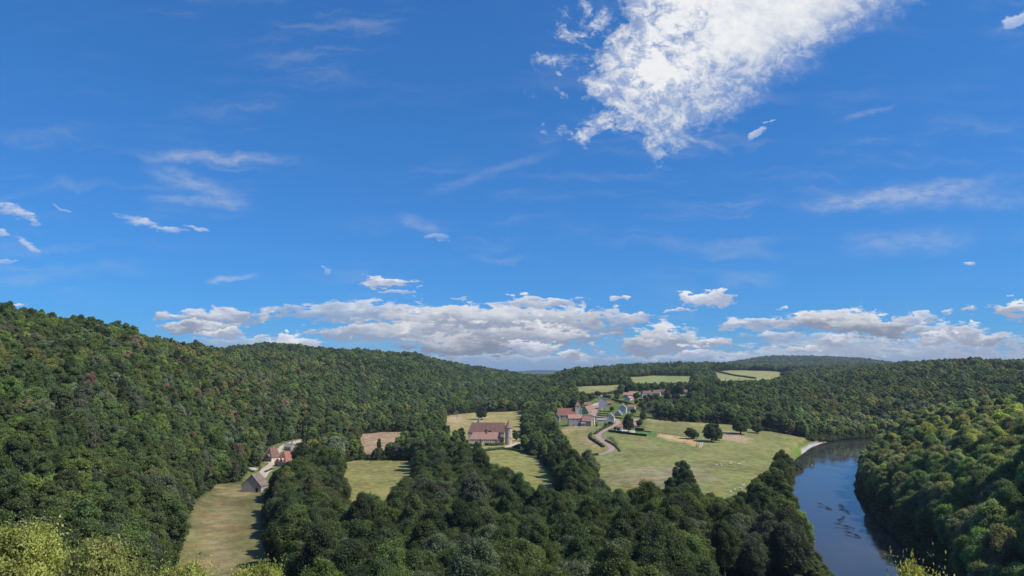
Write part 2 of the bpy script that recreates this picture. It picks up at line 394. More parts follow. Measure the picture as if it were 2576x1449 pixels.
# ------------------------------------------------------------------ ground sheets (one continuous grid, split by land use)
ny, nu = GX.shape
idx = np.arange(ny * nu).reshape(ny, nu)
quads = np.stack([idx[:-1, :-1], idx[:-1, 1:], idx[1:, 1:], idx[1:, :-1]], -1).reshape(-1, 4)
fq = fid[:-1, :-1].reshape(-1)
allv = np.stack([GX, GY, Z], -1).reshape(-1, 3)
cflat = cover.reshape(-1, 4)
for i, nm in enumerate(NAMES):
    q = quads[fq == i]
    if not len(q): continue
    used, inv = np.unique(q, return_inverse=True)
    me = mesh_np(nm, allv[used], inv.reshape(-1, 4), MAT['ground'], smooth=True)
    a = me.color_attributes.new('cover', 'FLOAT_COLOR', 'POINT')
    a.data.foreach_set('color', cflat[used].astype(np.float32).ravel())
    tag(link(nm, me), kind='structure')

# water
m, T, out = new_mat('river_water')
pos = T.n('ShaderNodeNewGeometry').outputs['Position']
w1 = T.noise(T.mapping(pos, (.5, .25, 1)), 1.0, 3, .6); w2 = T.noise(T.mapping(pos, (.06, .03, 1)), 1, 3, .6, .4)
hgt = T.m('MULTIPLY', w1, T.ss(w2, .42, .62, .15, 1.0))
p = principled(T, out, (.046, .044, .040, 1), T.ss(w2, .42, .62, .05, .12), .5, hgt, .06, .10)
p.inputs['IOR'].default_value = 1.33
bm_ = MB()
xs = [(min(a[0], b[0]), 0) for a, b in zip(LB, LB)]
from mathutils.geometry import tessellate_polygon
def offset_poly(P, d):
    n = len(P); o = []
    for i in range(n):
        a = np.array(P[i - 1]); b = np.array(P[i]); c = np.array(P[(i + 1) % n])
        e = (c - a); e = e / (np.linalg.norm(e) + 1e-9)
        o.append((b[0] + e[1] * d, b[1] - e[0] * d))
    return o
area = sum(RIVER[i][0] * RIVER[(i + 1) % len(RIVER)][1] - RIVER[(i + 1) % len(RIVER)][0] * RIVER[i][1] for i in range(len(RIVER)))
rp = offset_poly([tuple(p) for p in RIVER], 2.5 if area > 0 else -2.5)
tess = tessellate_polygon([[Vector((a, b, 0)) for a, b in rp]])
me = bpy.data.meshes.new('river'); me.from_pydata([(a, b, 0.05) for a, b in rp], [], [tuple(t) for t in tess]); me.materials.append(m)
me.update()
if me.polygons[0].normal.z < 0: me.flip_normals()
tag(link('river', me), kind='structure')

# ------------------------------------------------------------------ foliage
def foliage_mat(name, default):
    m, T, out = new_mat(name)
    at = T.n('ShaderNodeAttribute', attribute_name='tint', attribute_type='INSTANCER').outputs['Color']
    tint = at if default is None else c4(default)
    isl = T.n('ShaderNodeNewGeometry').outputs['Random Per Island']
    ob = T.n('ShaderNodeTexCoord').outputs['Object']
    n = T.noise(ob, .35, 2, .6)
    k = T.m('ADD', T.m('MULTIPLY', isl, .7), T.ss(n, .3, .7, .35, 1.05))
    c = T.vm('SCALE', tint, scale=k)
    c = T.mix(T.ss(isl, .7, 1, 0, .5), c, T.mix(1, c, (1.28, 1.15, .8, 1), 'MULTIPLY'))
    d = T.n('ShaderNodeBsdfPrincipled'); T.set(d.inputs['Base Color'], c); d.inputs['Roughness'].default_value = .55; d.inputs['Specular IOR Level'].default_value = .25
    tr = T.n('ShaderNodeBsdfTranslucent'); T.set(tr.inputs[0], T.mix(1, c, (1.5, 1.6, .6, 1), 'MULTIPLY'))
    mx = T.n('ShaderNodeMixShader'); mx.inputs[0].default_value = .38
    T.t.links.new(d.outputs[0], mx.inputs[1]); T.t.links.new(tr.outputs[0], mx.inputs[2]); T.t.links.new(mx.outputs[0], out.inputs[0])
    MAT[name] = m; return m
foliage_mat('foliage', None)
foliage_mat('hedge_leaves', (.075, .11, .034))
surface_mat('bark', (.13, .105, .08), (.07, .055, .04), 2, bump=.6)
surface_mat('dead_bark', (.38, .33, .29), (.24, .20, .17), 2, bump=.6)

def unit(r, n):
    v = r.normal(size=(n, 3)); return v / np.linalg.norm(v, axis=1, keepdims=True)
def leaf_quads(r, P, N, size, aspect=.6):
    n = len(P)
    t = np.cross(N, unit(r, n)); t /= (np.linalg.norm(t, axis=1, keepdims=True) + 1e-9)
    b = np.cross(N, t)
    s = size * r.uniform(.6, 1.45, (n, 1)) * .5
    bend = N * s * .35
    V = np.stack([P - t * s - bend, P - b * s * aspect, P + t * s - bend, P + b * s * aspect], 1).reshape(-1, 3)
    return V, np.arange(n * 4).reshape(n, 4)
def blobs_mesh(C, Rd, r, f=.8, nz=.12):
    """low rough lobes that fill the inside of a crown"""
    nr, nc = 5, 8; V = []; Fa = []; b = 0
    for c, rr in zip(C, Rd):
        for i in range(1, nr):
            for j in range(nc):
                th = math.pi * i / nr; ph = 2 * math.pi * j / nc
                q = rr * f * (1 + r.uniform(-nz, nz))
                V.append((c[0] + q * math.sin(th) * math.cos(ph), c[1] + q * math.sin(th) * math.sin(ph), c[2] + q * math.cos(th)))
        V.append((c[0], c[1], c[2] + rr * f)); V.append((c[0], c[1], c[2] - rr * f))
        for i in range(nr - 2):
            for j in range(nc):
                Fa.append((b + i * nc + j, b + (i + 1) * nc + j, b + (i + 1) * nc + (j + 1) % nc, b + i * nc + (j + 1) % nc))
        top = b + (nr - 1) * nc
        for j in range(nc):
            Fa.append((top, b + j, b + (j + 1) % nc, top)[:3] + (b + (j + 1) % nc,))
            Fa.append((top + 1, b + (nr - 2) * nc + (j + 1) % nc, b + (nr - 2) * nc + j, b + (nr - 2) * nc + j))
        b = len(V)
    q = [f_ for f_ in Fa if len(set(f_)) == 4]; t = [tuple(dict.fromkeys(f_)) for f_ in Fa if len(set(f_)) == 3]
    return np.array(V), np.array(q), np.array(t)
def crown_lobes(r, H, R, base, nl, shape, lr=(.19, .34)):
    C = []; Rd = []
    cz = (H + base) / 2; rz = (H - base) / 2
    if shape == 'conifer':
        k = nl
        for i in range(k):
            t = (i + .5) / k; z = base + (H - base) * t; rad = R * (1 - t) ** .8
            for q in range(max(1, int(4 * (1 - t)) + 1)):
                a = r.uniform(0, 6.28); C.append((math.cos(a) * rad * .5, math.sin(a) * rad * .5, z)); Rd.append(max(.45 * rad, .35))
        return np.array(C), np.array(Rd)
    C.append((0, 0, cz)); Rd.append(min(R, rz) * .66)
    for i in range(nl):
        gz = 1 - 1.86 * (i + .5) / nl + r.uniform(-.06, .06)
        gz = max(-.9, min(1, gz)); a = i * 2.39996 + r.uniform(-.35, .35); h = math.sqrt(max(0, 1 - gz * gz))
        k = r.uniform(.55, .86)
        if shape == 'tall': k *= .9
        C.append((R * k * h * math.cos(a), R * k * h * math.sin(a), cz + rz * gz * (k + .02)))
        Rd.append(R * r.uniform(*lr))
    return np.array(C), np.array(Rd)
def crown_data(seed, H=16, R=5.5, base=3.5, nl=20, leaves=7000, size=.5, shape='broad', scatter=.24, core=.64, lr=(.19, .34)):
    r = np.random.default_rng(seed)
    C, Rd = crown_lobes(r, H, R, base, nl, shape, lr)
    w = Rd ** 2; w = w / w.sum()
    k = r.choice(len(C), size=int(leaves * 1.9), p=w)
    D = unit(r, len(k)); D[:, 2] = np.where(D[:, 2] < -.35, -D[:, 2], D[:, 2])
    if shape == 'conifer': D[:, 2] -= .25; D /= np.linalg.norm(D, axis=1, keepdims=True)
    # small sprays: pull leaves into twig clusters so the surface is uneven
    tw = .5 + .5 * np.sin(D[:, 0] * 9 + k * 3.1) * np.sin(D[:, 1] * 8 + k * 1.7) * np.sin(D[:, 2] * 10 + k)
    P = C[k] + D * (Rd[k] * (.84 + scatter * 1.5 * tw + r.normal(0, scatter * .45, len(k))))[:, None]
    keep = np.ones(len(k), bool)
    for j in range(len(C)):
        keep &= ~((np.linalg.norm(P - C[j], axis=1) < Rd[j] * .80) & (k != j))
    P = P[keep][:leaves]; D = D[keep][:leaves]
    cen = np.array([0, 0, (H + base) / 2 - 1.5]); G = P - cen; G /= np.linalg.norm(G, axis=1, keepdims=True)
    N = D * .7 + G * .3 + unit(r, len(P)) * .95; N[:, 2] += .15
    N /= np.linalg.norm(N, axis=1, keepdims=True)
    V, Q = leaf_quads(r, P, N, size)
    BV, BQ, BT = blobs_mesh(C, Rd, r, core)
    return V, Q, BV, BQ, BT, C
def trunk_mb(seed, H, C, r0=.35, spread=True, n=7):
    r = random.Random(seed); mb = MB()
    top = H * .78
    mb.tube([(0, 0, -.8), (0, 0, 0), (r.uniform(-.2, .2), r.uniform(-.2, .2), H * .3), (r.uniform(-.4, .4), r.uniform(-.4, .4), top)], [r0 * 1.5, r0 * 1.2, r0 * .85, r0 * .2], n)
    if spread:
        for i in range(1, min(len(C), 9)):
            c = C[i]; z0 = H * r.uniform(.22, .45)
            mb.tube([(0, 0, z0), (c[0] * .5, c[1] * .5, (z0 + c[2]) / 2 + .4), (c[0], c[1], c[2])], [r0 * .5, r0 * .3, r0 * .1], 5)
    return mb
PROTO = {}   # name -> (crown mesh, trunk mesh, merged mesh, H, R)
def proto(name, seed, H, R, base, trunk_r=.35, merged=True, **kw):
    V, Q, BV, BQ, BT, C = crown_data(seed, H, R, base, **kw)
    nV = len(V)
    cm = mesh_np('crown', np.concatenate([V, BV]), [Q, BQ + nV, BT + nV], MAT['foliage'])
    tb = trunk_mb(seed, H, C, trunk_r); tm = tb.mesh('trunk', MAT['bark'], True)
    mm = None
    if merged:
        tv = np.array(tb.v); k = nV + len(BV)
        q4 = np.array([f for f in tb.f if len(f) == 4]) + k
        tris = BT + nV
        mi = np.concatenate([np.zeros(len(Q) + len(BQ) + len(tris)), np.ones(len(q4))])
        mm = mesh_np('tree_' + name, np.concatenate([V, BV, tv]), [Q, BQ + nV, tris, q4], [MAT['foliage'], MAT['bark']], mi)
    PROTO[name] = (cm, tm, mm, H, R)
for i in range(6):
    proto('broad%d' % i, 100 + i, H=[16, 17, 15, 16, 18, 14][i], R=[5.6, 5.2, 5.8, 6.2, 5.0, 5.4][i], base=[0, 1.2, -.3, -.5, 1.6, -.3][i], nl=[34, 40, 32, 44, 38, 34][i], leaves=12000, size=.50)
for i in range(6):
    proto('big%d' % i, 120 + i, H=[21, 23, 20, 22, 24, 19][i], R=[7.4, 7.0, 7.8, 8.2, 6.6, 7.2][i], base=[1.5, 2.2, 1.0, 1.5, 3, 1][i], nl=[95, 84, 90, 110, 88, 80][i], leaves=34000, size=.46, trunk_r=.45, scatter=.40, core=.6, lr=(.13, .27))
for i in range(3):
    proto('tall%d' % i, 140 + i, H=20, R=4.0, base=1.6, nl=40, leaves=10000, size=.5, shape='tall')
proto('conifer', 150, H=19, R=3.6, base=1.5, nl=16, leaves=5000, size=.5, shape='conifer', trunk_r=.25)
for i in range(4):
    proto('far%d' % i, 160 + i, H=16, R=5.9, base=1.5, nl=18, leaves=2200, size=1.0, trunk_r=.3)
proto('farconifer', 171, H=19, R=3.4, base=1.5, nl=9, leaves=900, size=1.0, shape='conifer', trunk_r=.25)
for i in range(2):
    proto('close%d' % i, 180 + i, H=14, R=5.5, base=3, nl=34, leaves=42000, size=.26, scatter=.50, merged=False, core=.6, lr=(.13, .26))
proto('shrub', 190, H=2.4, R=1.6, base=.0, nl=10, leaves=1500, size=.22, trunk_r=.06)

TINTS = {  # name -> (linear colour, word for the label)
 'dark': ((.070, .104, .042), 'dark green'), 'mid': ((.098, .140, .048), 'mid green'), 'fresh': ((.125, .178, .048), 'fresh green'),
 'yellow': ((.170, .188, .058), 'yellowing'), 'olive': ((.132, .146, .064), 'olive brown'), 'grey': ((.125, .155, .092), 'grey-green'),
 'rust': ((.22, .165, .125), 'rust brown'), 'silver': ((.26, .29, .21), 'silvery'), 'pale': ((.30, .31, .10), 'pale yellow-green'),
}
def jit(c, a=.16):
    k = 1 + random.uniform(-a, a); return (c[0] * k * (1 + random.uniform(-.08, .08)), c[1] * k, c[2] * k * (1 + random.uniform(-.1, .1)))

def tree(pr, x, y, s, tint, label, group=None, cat='tree', name='tree', sxy=1.0, rz=None, z=None, sz=1.0):
    cm, tm = PROTO[pr][:2]
    root = link(name, None, loc=(x, y, float(ground(x, y)) if z is None else z), rot=(0, 0, random.uniform(0, 6.28) if rz is None else rz), scl=(s * sxy, s * sxy, s * sz))
    tag(root, label, cat, group)
    link('trunk', tm, root)
    c = link('crown', cm, root); c['tint'] = jit(TINTS[tint][0])
    return root

EXCL = []     # (x, y, radius) kept clear of wild trees
# ------------------------------------------------------------------ building materials
surface_mat('cream_render', (.68, .62, .53), (.54, .48, .41)); surface_mat('white_render', (.78, .77, .75), (.62, .60, .57))
surface_mat('grey_render', (.66, .63, .62), (.52, .49, .47)); surface_mat('stone_wall', (.50, .42, .33), (.34, .28, .21), 1.2, bump=.6)
surface_mat('old_stone', (.46, .41, .36), (.30, .26, .225), .9, bump=.7); surface_mat('pink_wall', (.52, .36, .30), (.36, .24, .20))
surface_mat('red_tiles', (.42, .20, .14), (.27, .125, .09), .5, streak=(3, .15, .15)); surface_mat('pink_tiles', (.50, .29, .225), (.37, .21, .165), .5, streak=(3, .15, .15))
surface_mat('brown_tiles', (.27, .15, .12), (.17, .095, .078), .5, streak=(3, .15, .15)); surface_mat('orange_tiles', (.50, .21, .12), (.34, .14, .085), .6)
surface_mat('mossy_tiles', (.38, .24, .17), (.26, .165, .12), .5, streak=(3, .15, .15)); surface_mat('slates', (.30, .30, .32), (.2, .2, .21), .6)
surface_mat('dark_glass', (.035, .045, .06), (.02, .025, .03), rough=.15, spec=.6); surface_mat('white_paint', (.8, .79, .76), (.68, .67, .64))
surface_mat('dark_wood', (.055, .035, .025), (.03, .02, .015)); surface_mat('grey_wood', (.24, .20, .17), (.15, .12, .1))
surface_mat('gravel_road', (.56, .46, .37), (.42, .34, .27), .3); surface_mat('tarmac', (.42, .285, .245), (.34, .235, .205), .12, lo=.3, hi=.7)
surface_mat('pale_stone', (.62, .56, .47), (.45, .40, .33)); surface_mat('pool_blue', (.10, .33, .62), (.08, .27, .52), rough=.4)
surface_mat('lilac_slate', (.62, .56, .57), (.53, .475, .485), .5, streak=(.1, .1, 3)); surface_mat('blue_paint', (.22, .26, .38)); surface_mat('wool', (.80, .76, .66), (.6, .56, .47))
surface_mat('steel_paint', (.5, .5, .5)); surface_mat('car_white', (.8, .8, .8), (.74, .74, .74), rough=.3, spec=.5); surface_mat('rubber', (.02, .02, .02)); surface_mat('car_blue', (.05, .09, .2), (.04, .07, .16), rough=.3, spec=.5)
surface_mat('stain_stone', (.56, .46, .35), (.42, .34, .255), .35, bump=.5)

def roof_shell(mb, x0, x1, y0, y1, z, rh, ridge, hipl, hipr, ov=.45, th=.22):
    """gable or hip roof with overhang; hipl/hipr = share of half-depth the ridge draws in at each end"""
    if ridge == 'y':
        sub = MB(); roof_shell(sub, y0, y1, -x1, -x0, z, rh, 'x', hipl, hipr, ov, th)
        mb.add([(-b, a, c) for a, b, c in sub.v], sub.f); return
    hd = (y1 - y0) / 2; sl = rh / hd; ym = (y0 + y1) / 2
    X0, X1, Y0, Y1 = x0 - ov, x1 + ov, y0 - ov, y1 + ov
    ze = z - ov * sl; HD = hd + ov
    rl = X0 + hipl * HD; rr = X1 - hipr * HD
    top = [(X0, Y0, ze), (X1, Y0, ze), (X1, Y1, ze), (X0, Y1, ze), (rl, ym, z + rh), (rr, ym, z + rh)]
    vs = [(a, b, c + th) for a, b, c in top] + [(a, b, c - .02) for a, b, c in top]
    fs = [(0, 1, 5, 4), (2, 3, 4, 5), (6, 10, 11, 7), (8, 11, 10, 9), (0, 6, 7, 1), (2, 8, 9, 3)]
    if hipl > 0: fs += [(3, 0, 4), (9, 10, 6), (3, 9, 6, 0)]
    else: fs += [(0, 4, 10, 6), (4, 3, 9, 10)]
    if hipr > 0: fs += [(1, 2, 5), (7, 11, 8), (1, 7, 8, 2)]
    else: fs += [(5, 1, 7, 11), (2, 5, 11, 8)]
    mb.add(vs, fs)
def wall_body(mb, x0, x1, y0, y1, h, rh, ridge, hipl, hipr, zb=-1.5):
    mb.box(x0, x1, y0, y1, zb, h)
    xm, ym = (x0 + x1) / 2, (y0 + y1) / 2
    e = .0
    def gab(a, b, c):  # triangular prism on top, .3 thick
        pass
    if ridge == 'x':
        for flag, xa, xb in ((hipl, x0, x0 + .3), (hipr, x1 - .3, x1)):
            if flag == 0: mb.add([(xa, y0, h), (xa, y1, h), (xa, ym, h + rh), (xb, y0, h), (xb, y1, h), (xb, ym, h + rh)], [(0, 2, 1), (3, 4, 5), (0, 3, 5, 2), (1, 2, 5, 4), (0, 1, 4, 3)])
    else:
        for flag, ya, yb in ((hipl, y0, y0 + .3), (hipr, y1 - .3, y1)):
            if flag == 0: mb.add([(x0, ya, h), (x1, ya, h), (xm, ya, h + rh), (x0, yb, h), (x1, yb, h), (xm, yb, h + rh)], [(0, 1, 2), (3, 5, 4), (0, 2, 5, 3), (1, 4, 5, 2), (0, 3, 4, 1)])
def opening(root, face, t, z, w, h, dims, shutters=None, kind='window', paint='white_paint', glass='dark_glass'):
    x0, x1, y0, y1 = dims
    def tr(mb):
        out_ = []
        for a, b, c in mb.v:       # local: a along the wall, b outward, c up
            if face == 'front': out_.append((a, y0 - b, c))
            elif face == 'back': out_.append((-a, y1 + b, c))
            elif face == 'right': out_.append((x1 + b, a, c))
            else: out_.append((x0 - b, -a, c))
        mb.v = out_
        if face in ('front',): mb.f = [f[::-1] for f in mb.f]
        if face == 'left': mb.f = [f for f in mb.f]
        return mb
    fr = MB(); k = .12
    fr.box(t - w / 2, t + w / 2, -.05, .05, z, z + k); fr.box(t - w / 2, t + w / 2, -.05, .05, z + h - k, z + h)
    fr.box(t - w / 2, t - w / 2 + k, -.05, .047, z + k, z + h - k); fr.box(t + w / 2 - k, t + w / 2, -.05, .047, z + k, z + h - k)
    if kind == 'window':
        fr.box(t - .04, t + .04, -.05, .044, z + k, z + h - k)
        o = tr(fr).build('window', MAT[paint], root)
        pn = MB(); pn.box(t - w / 2 + k * .9, t + w / 2 - k * .9, -.04, .025, z + k * .9, z + h - k * .9); tr(pn).build('pane', MAT[glass], o)
    else:
        o = tr(fr).build('door', MAT[paint], root)
        pn = MB(); pn.box(t - w / 2 + k * .9, t + w / 2 - k * .9, -.04, .03, z + .02, z + h - k * .9); tr(pn).build('door_panel', MAT[glass], o)
    if shutters:
        for sg in (-1, 1):
            sh = MB(); a = t + sg * (w / 2 + w * .27); sh.box(a - w * .25, a + w * .25, 0.0, .07, z, z + h); tr(sh).build('shutter', MAT[shutters], root)

def house(name, label, cat, px, py, w, d, h, rh, ridge='x', rot=0, wall='cream_render', roof='red_tiles', hip=(0, 0), chim=(), wins=(), doors=(), group=None, at=None, sub=None, excl=None, dz=0):
    x, y = hit(px, py) if at is None else at
    # the pixel marks the middle of the front wall's foot
    a = math.radians(rot)
    cx, cy = x - math.sin(a) * d / 2, y + math.cos(a) * d / 2
    z = float(ground(x, y)) + dz
    root = tag(link(name, None, loc=(cx, cy, z), rot=(0, 0, a)), label, cat, group)
    dims = (-w / 2, w / 2, -d / 2, d / 2)
    mb = MB(); wall_body(mb, *dims, h, rh, ridge, *hip); mb.build('wall', MAT[wall], root)
    rf = MB(); roof_shell(rf, *dims, h, rh, ridge, *hip); ro = rf.build('roof', MAT[roof], root)
    for c in chim:
        cb = MB(); X, Y, zt = c[:3]; ww = c[3] if len(c) > 3 else .8
        cb.box(X - ww / 2, X + ww / 2, Y - ww / 2, Y + ww / 2, h + rh * .3, h + rh + zt); cb.box(X - ww / 2 - .1, X + ww / 2 + .1, Y - ww / 2 - .1, Y + ww / 2 + .1, h + rh + zt, h + rh + zt + .18)
        cb.build('chimney', MAT[c[4] if len(c) > 4 else 'cream_render'], ro)
    for wi in wins: opening(root, wi[0], wi[1], wi[2], wi[3], wi[4], dims, wi[5] if len(wi) > 5 else None, paint=wi[6] if len(wi) > 6 else 'white_paint')
    for wi in doors: opening(root, wi[0], wi[1], wi[2], wi[3], wi[4], dims, None, 'door', paint='grey_wood', glass='dark_wood')
    EXCL.append((cx, cy, max(w, d) * .5 + 5 if excl is None else excl))
    return root
def dist_at(px, py): return hit(px, py)[1]
def at_depth(px, py, Y): u, s = ray(px, py); return (u * Y, Y)
# ---- castle
fx, fy = hit(*v2(1005, 945)); S = fy / 1741
W = 560 * .1323 * S; wing = house('castle_wing', 'low castle wing with pinkish tiled roof and white shutters, in front of the great hall', 'castle', 0, 0, W, 8.5, 4.6, 6.2, 'x', -2,
    'stain_stone', 'pink_tiles', (.75, 0), chim=[(W * .07, -.6, .8, 1.5, 'pink_wall')],
    wins=[('front', -W * .46, 1.0, 1.1, 2.4, 'white_paint'), ('front', -W * .30, 1.0, 1.1, 2.4, 'white_paint'), ('front', W * .19, 1.0, 1.1, 2.4, 'white_paint'), ('front', -W * .085, .9, 1.3, 2.8, 'white_paint')],
    doors=[('front', W * .38, .0, 1.3, 2.3)], at=(fx, fy), excl=18)
wing['group'] = 'castle buildings'
hx, hy = fx + (1025 - 1010) * .1323 * S, fy + 17
W2 = 690 * .1323 * hy / 1741 * .985
hall = house('castle_hall', 'great castle hall with a long steep brown roof behind the low wing', 'castle', 0, 0, W2, 13, 10.5, 9.2, 'x', -2, 'stain_stone', 'brown_tiles', (.55, 0), chim=(),
    wins=[('left', -3, 4.5, 1.2, 2.0), ('left', 2.5, 4.5, 1.2, 2.0), ('right', 0, 5, 1.2, 2.0)], at=(hx, hy), excl=28, group='castle buildings')
tu = MB(); ztop = 19.0
tu.lathe([(1.9, 12), (1.9, ztop), (2.15, ztop), (2.15, ztop + .3), (1.2, ztop + 2.8), (.08, ztop + 6.2)], 16, -W2 * .22, 4.5); tu.build('turret', MAT['slates'], hall)
ve = MB(); ve.tube([(-W2 * .22, 4.5, ztop + 6), (-W2 * .22, 4.5, ztop + 7.6)], [.1, .05], 6); ve.box(-W2 * .22 - .4, -W2 * .22 + .4, 4.45, 4.55, ztop + 7.0, ztop + 7.15); ve.build('weather_vane', MAT['pale_stone'], hall)
# steps and door in the wing
st = MB()
for k in range(6): st.box(-W * .085 - 1.6 - k * .12, -W * .085 + 1.6 + k * .12, -4.3 - .45 * (k + 1), -4.3 - .45 * k, -1.2, .9 - .28 * (k + 1))
st.build('steps', MAT['pale_stone'], wing)
# round tower
tx, ty = hit(*v2(1458, 972)); S = ty / 1741; r = 66 * .1323 * S; H = 308 * .1323 * S; tz = float(ground(tx, ty + r))
rt = tag(link('round_tower', None, loc=(tx, ty + r, tz)), 'tall round tower of buff stone with a conical tiled roof, right of the castle', 'tower')
mb = MB(); mb.lathe([(r * 1.03, -2), (r * 1.02, 0), (r * .98, H - .5), (r * 1.06, H - .4), (r * 1.06, H)], 32); mb.build('wall', MAT['stain_stone'], rt, smooth=False)
mb = MB(); mb.lathe([(r * 1.16, H + .003), (r * 1.15, H + .25), (r * .62, H + 3.4), (r * .5, H + 3.9), (.12, H + 8.3)], 24); rf_ = mb.build('roof', MAT['mossy_tiles'], rt)
mb = MB(); mb.lathe([(.14, H + 8.1), (.1, H + 8.9), (.02, H + 9.6)], 8); mb.build('finial', MAT['slates'], rf_)
for k, (aa, zz, ww, hh) in enumerate([(-50, 5.8, 1.0, 1.3), (-110, 11, .6, .9), (-75, 14.2, .5, .8)]):
    mb = MB(); a = math.radians(aa); mb.box(-.06, .10, -ww / 2, ww / 2, 0, hh); o = mb.build('window', MAT['dark_wood'], rt, loc=(math.cos(a) * r, math.sin(a) * r, zz), rot=(0, 0, a))
EXCL.append((tx, ty + r, 9))
# ---- walls, hedges, fences along polylines on the ground
def dens(pts, step):
    out_ = [];
    for (a, b), (c, d) in zip(pts[:-1], pts[1:]):
        n = max(1, int(math.hypot(c - a, d - b) / step))
        for k in range(n): out_.append((a + (c - a) * k / n, b + (d - b) * k / n))
    out_.append(tuple(pts[-1])); return out_
def smooth_line(pts, it=2):
    for _ in range(it):
        q = [pts[0]]
        for a, b in zip(pts[:-1], pts[1:]):
            q += [(a[0] * .75 + b[0] * .25, a[1] * .75 + b[1] * .25), (a[0] * .25 + b[0] * .75, a[1] * .25 + b[1] * .75)]
        pts = q + [pts[-1]]
    return pts
def strip_mb(pts, w, h, base=-.6, cop=0):
    mb = MB(); n = len(pts); b = len(mb.v)
    for i, (x, y) in enumerate(pts):
        x0, y0 = pts[max(0, i - 1)]; x1, y1 = pts[min(n - 1, i + 1)]; L = math.hypot(x1 - x0, y1 - y0) + 1e-9
        nx, ny_ = -(y1 - y0) / L * w / 2, (x1 - x0) / L * w / 2; z = float(ground(x, y))
        mb.v += [(x - nx, y - ny_, z + base), (x + nx, y + ny_, z + base), (x + nx, y + ny_, z + h), (x - nx, y - ny_, z + h)]
    for i in range(n - 1):
        a = b + 4 * i; c = a + 4
        mb.f += [(a, a + 3, c + 3, c), (a + 3, a + 2, c + 2, c + 3), (a + 2, a + 1, c + 1, c + 2)]
    mb.f += [(b, b + 1, b + 2, b + 3), (b + 4 * n - 4, b + 4 * n - 1, b + 4 * n - 2, b + 4 * n - 3)]
    return mb
def wallline(name, label, pxs, h, w=.5, mat='pale_stone', cat='wall'):
    pts = dens([tuple(p) for p in hits(pxs)], 3)
    return tag(strip_mb(pts, w, h).build(name, MAT[mat]), label, cat)
hseed = [500]
def hedge(label, pxs, h, w, dens_=9, size=.45, mat='hedge_leaves', pts=None, cat='hedge', name='hedge', group=None):
    pts = dens(smooth_line([tuple(p) for p in hits(pxs)], 1) if pts is None else pts, 1.5)
    r = np.random.default_rng(hseed[0]); hseed[0] += 1
    P = np.array(pts); n = len(P); L = np.linalg.norm(np.diff(P, axis=0), axis=1).sum()
    N = int(L * (h + w) * dens_)
    k = r.integers(0, n, N); t = np.zeros((n, 2)); t[:] = np.gradient(P, axis=0) if n > 2 else P[-1] - P[0]
    t /= np.linalg.norm(t, axis=1, keepdims=True) + 1e-9
    th = r.uniform(-.25, math.pi + .25, N)
    hh = h * (.8 + .35 * np.sin(k * .9 + r.uniform(0, 6)) * np.sin(k * .37)) * r.uniform(.9, 1.08, N)
    off = np.cos(th) * w / 2 * r.uniform(.85, 1.15, N); zz = np.abs(np.sin(th)) ** .6 * hh * r.uniform(.85, 1.05, N)
    j = r.uniform(-.9, .9, N)
    X = P[k, 0] - t[k, 1] * off + t[k, 0] * j; Y = P[k, 1] + t[k, 0] * off + t[k, 1] * j
    V3 = np.stack([X, Y, ground(X, Y) + zz], 1)
    Nn = np.stack([-t[k, 1] * np.cos(th), t[k, 0] * np.cos(th), np.sin(th)], 1) + unit(r, N) * .7; Nn /= np.linalg.norm(Nn, axis=1, keepdims=True)
    V, Q = leaf_quads(r, V3, Nn, size)
    me = mesh_np(name, V, Q, MAT[mat]); o = tag(link(name, me), label, cat, group)
    strip_mb(pts, w * .7, h * .72).build('stems', MAT[mat], o)
    return o
def shrub(label, px, py, s, tint='mid', group=None, sz=1.0):
    x, y = hit(px, py); return tree('shrub', x, y, s, tint, label, group, 'shrub', 'shrub', sz=sz)
def ptree(pr, px, py, wpx, hpx, tint, label, **kw):
    """a tree whose foot stands at photo pixel px,py and whose crown measures wpx by hpx photo pixels"""
    x, y = hit(px, py); S = y / 1741; H, R = PROTO[pr][3:]
    sz = hpx * S / H; sx = wpx * S / (2.15 * R)
    x2, y2 = x, y
    o = tree(pr, x2, y2, sx, tint, label, sz=sz / sx, **kw)
    EXCL.append((x, y, wpx * S * .5 + 2)); return o

def gpoly(name, pts, mat, dz=.12, kind='structure', step=None):
    """a sheet laid on the ground inside a polygon"""
    P = np.array(pts); x0, y0 = P.min(0); x1, y1 = P.max(0); st = step or max((x1 - x0), (y1 - y0)) / 40
    mb = MB(); xs = np.arange(x0, x1 + st, st); ys = np.arange(y0, y1 + st, st)
    GXx, GYy = np.meshgrid(xs, ys); Zz = ground(GXx, GYy) + dz; Dd = sdist(GXx, GYy, P)
    nx = len(xs)
    V = np.stack([GXx, GYy, Zz], -1).reshape(-1, 3); ii = np.arange(len(V)).reshape(GXx.shape)
    q = np.stack([ii[:-1, :-1], ii[:-1, 1:], ii[1:, 1:], ii[1:, :-1]], -1).reshape(-1, 4); c = (Dd[:-1, :-1] + Dd[1:, 1:]) / 2
    q = q[c.reshape(-1) < 0]; used, inv = np.unique(q, return_inverse=True)
    return tag(link(name, mesh_np(name, V[used], inv.reshape(-1, 4), MAT[mat], smooth=True)), kind=kind)
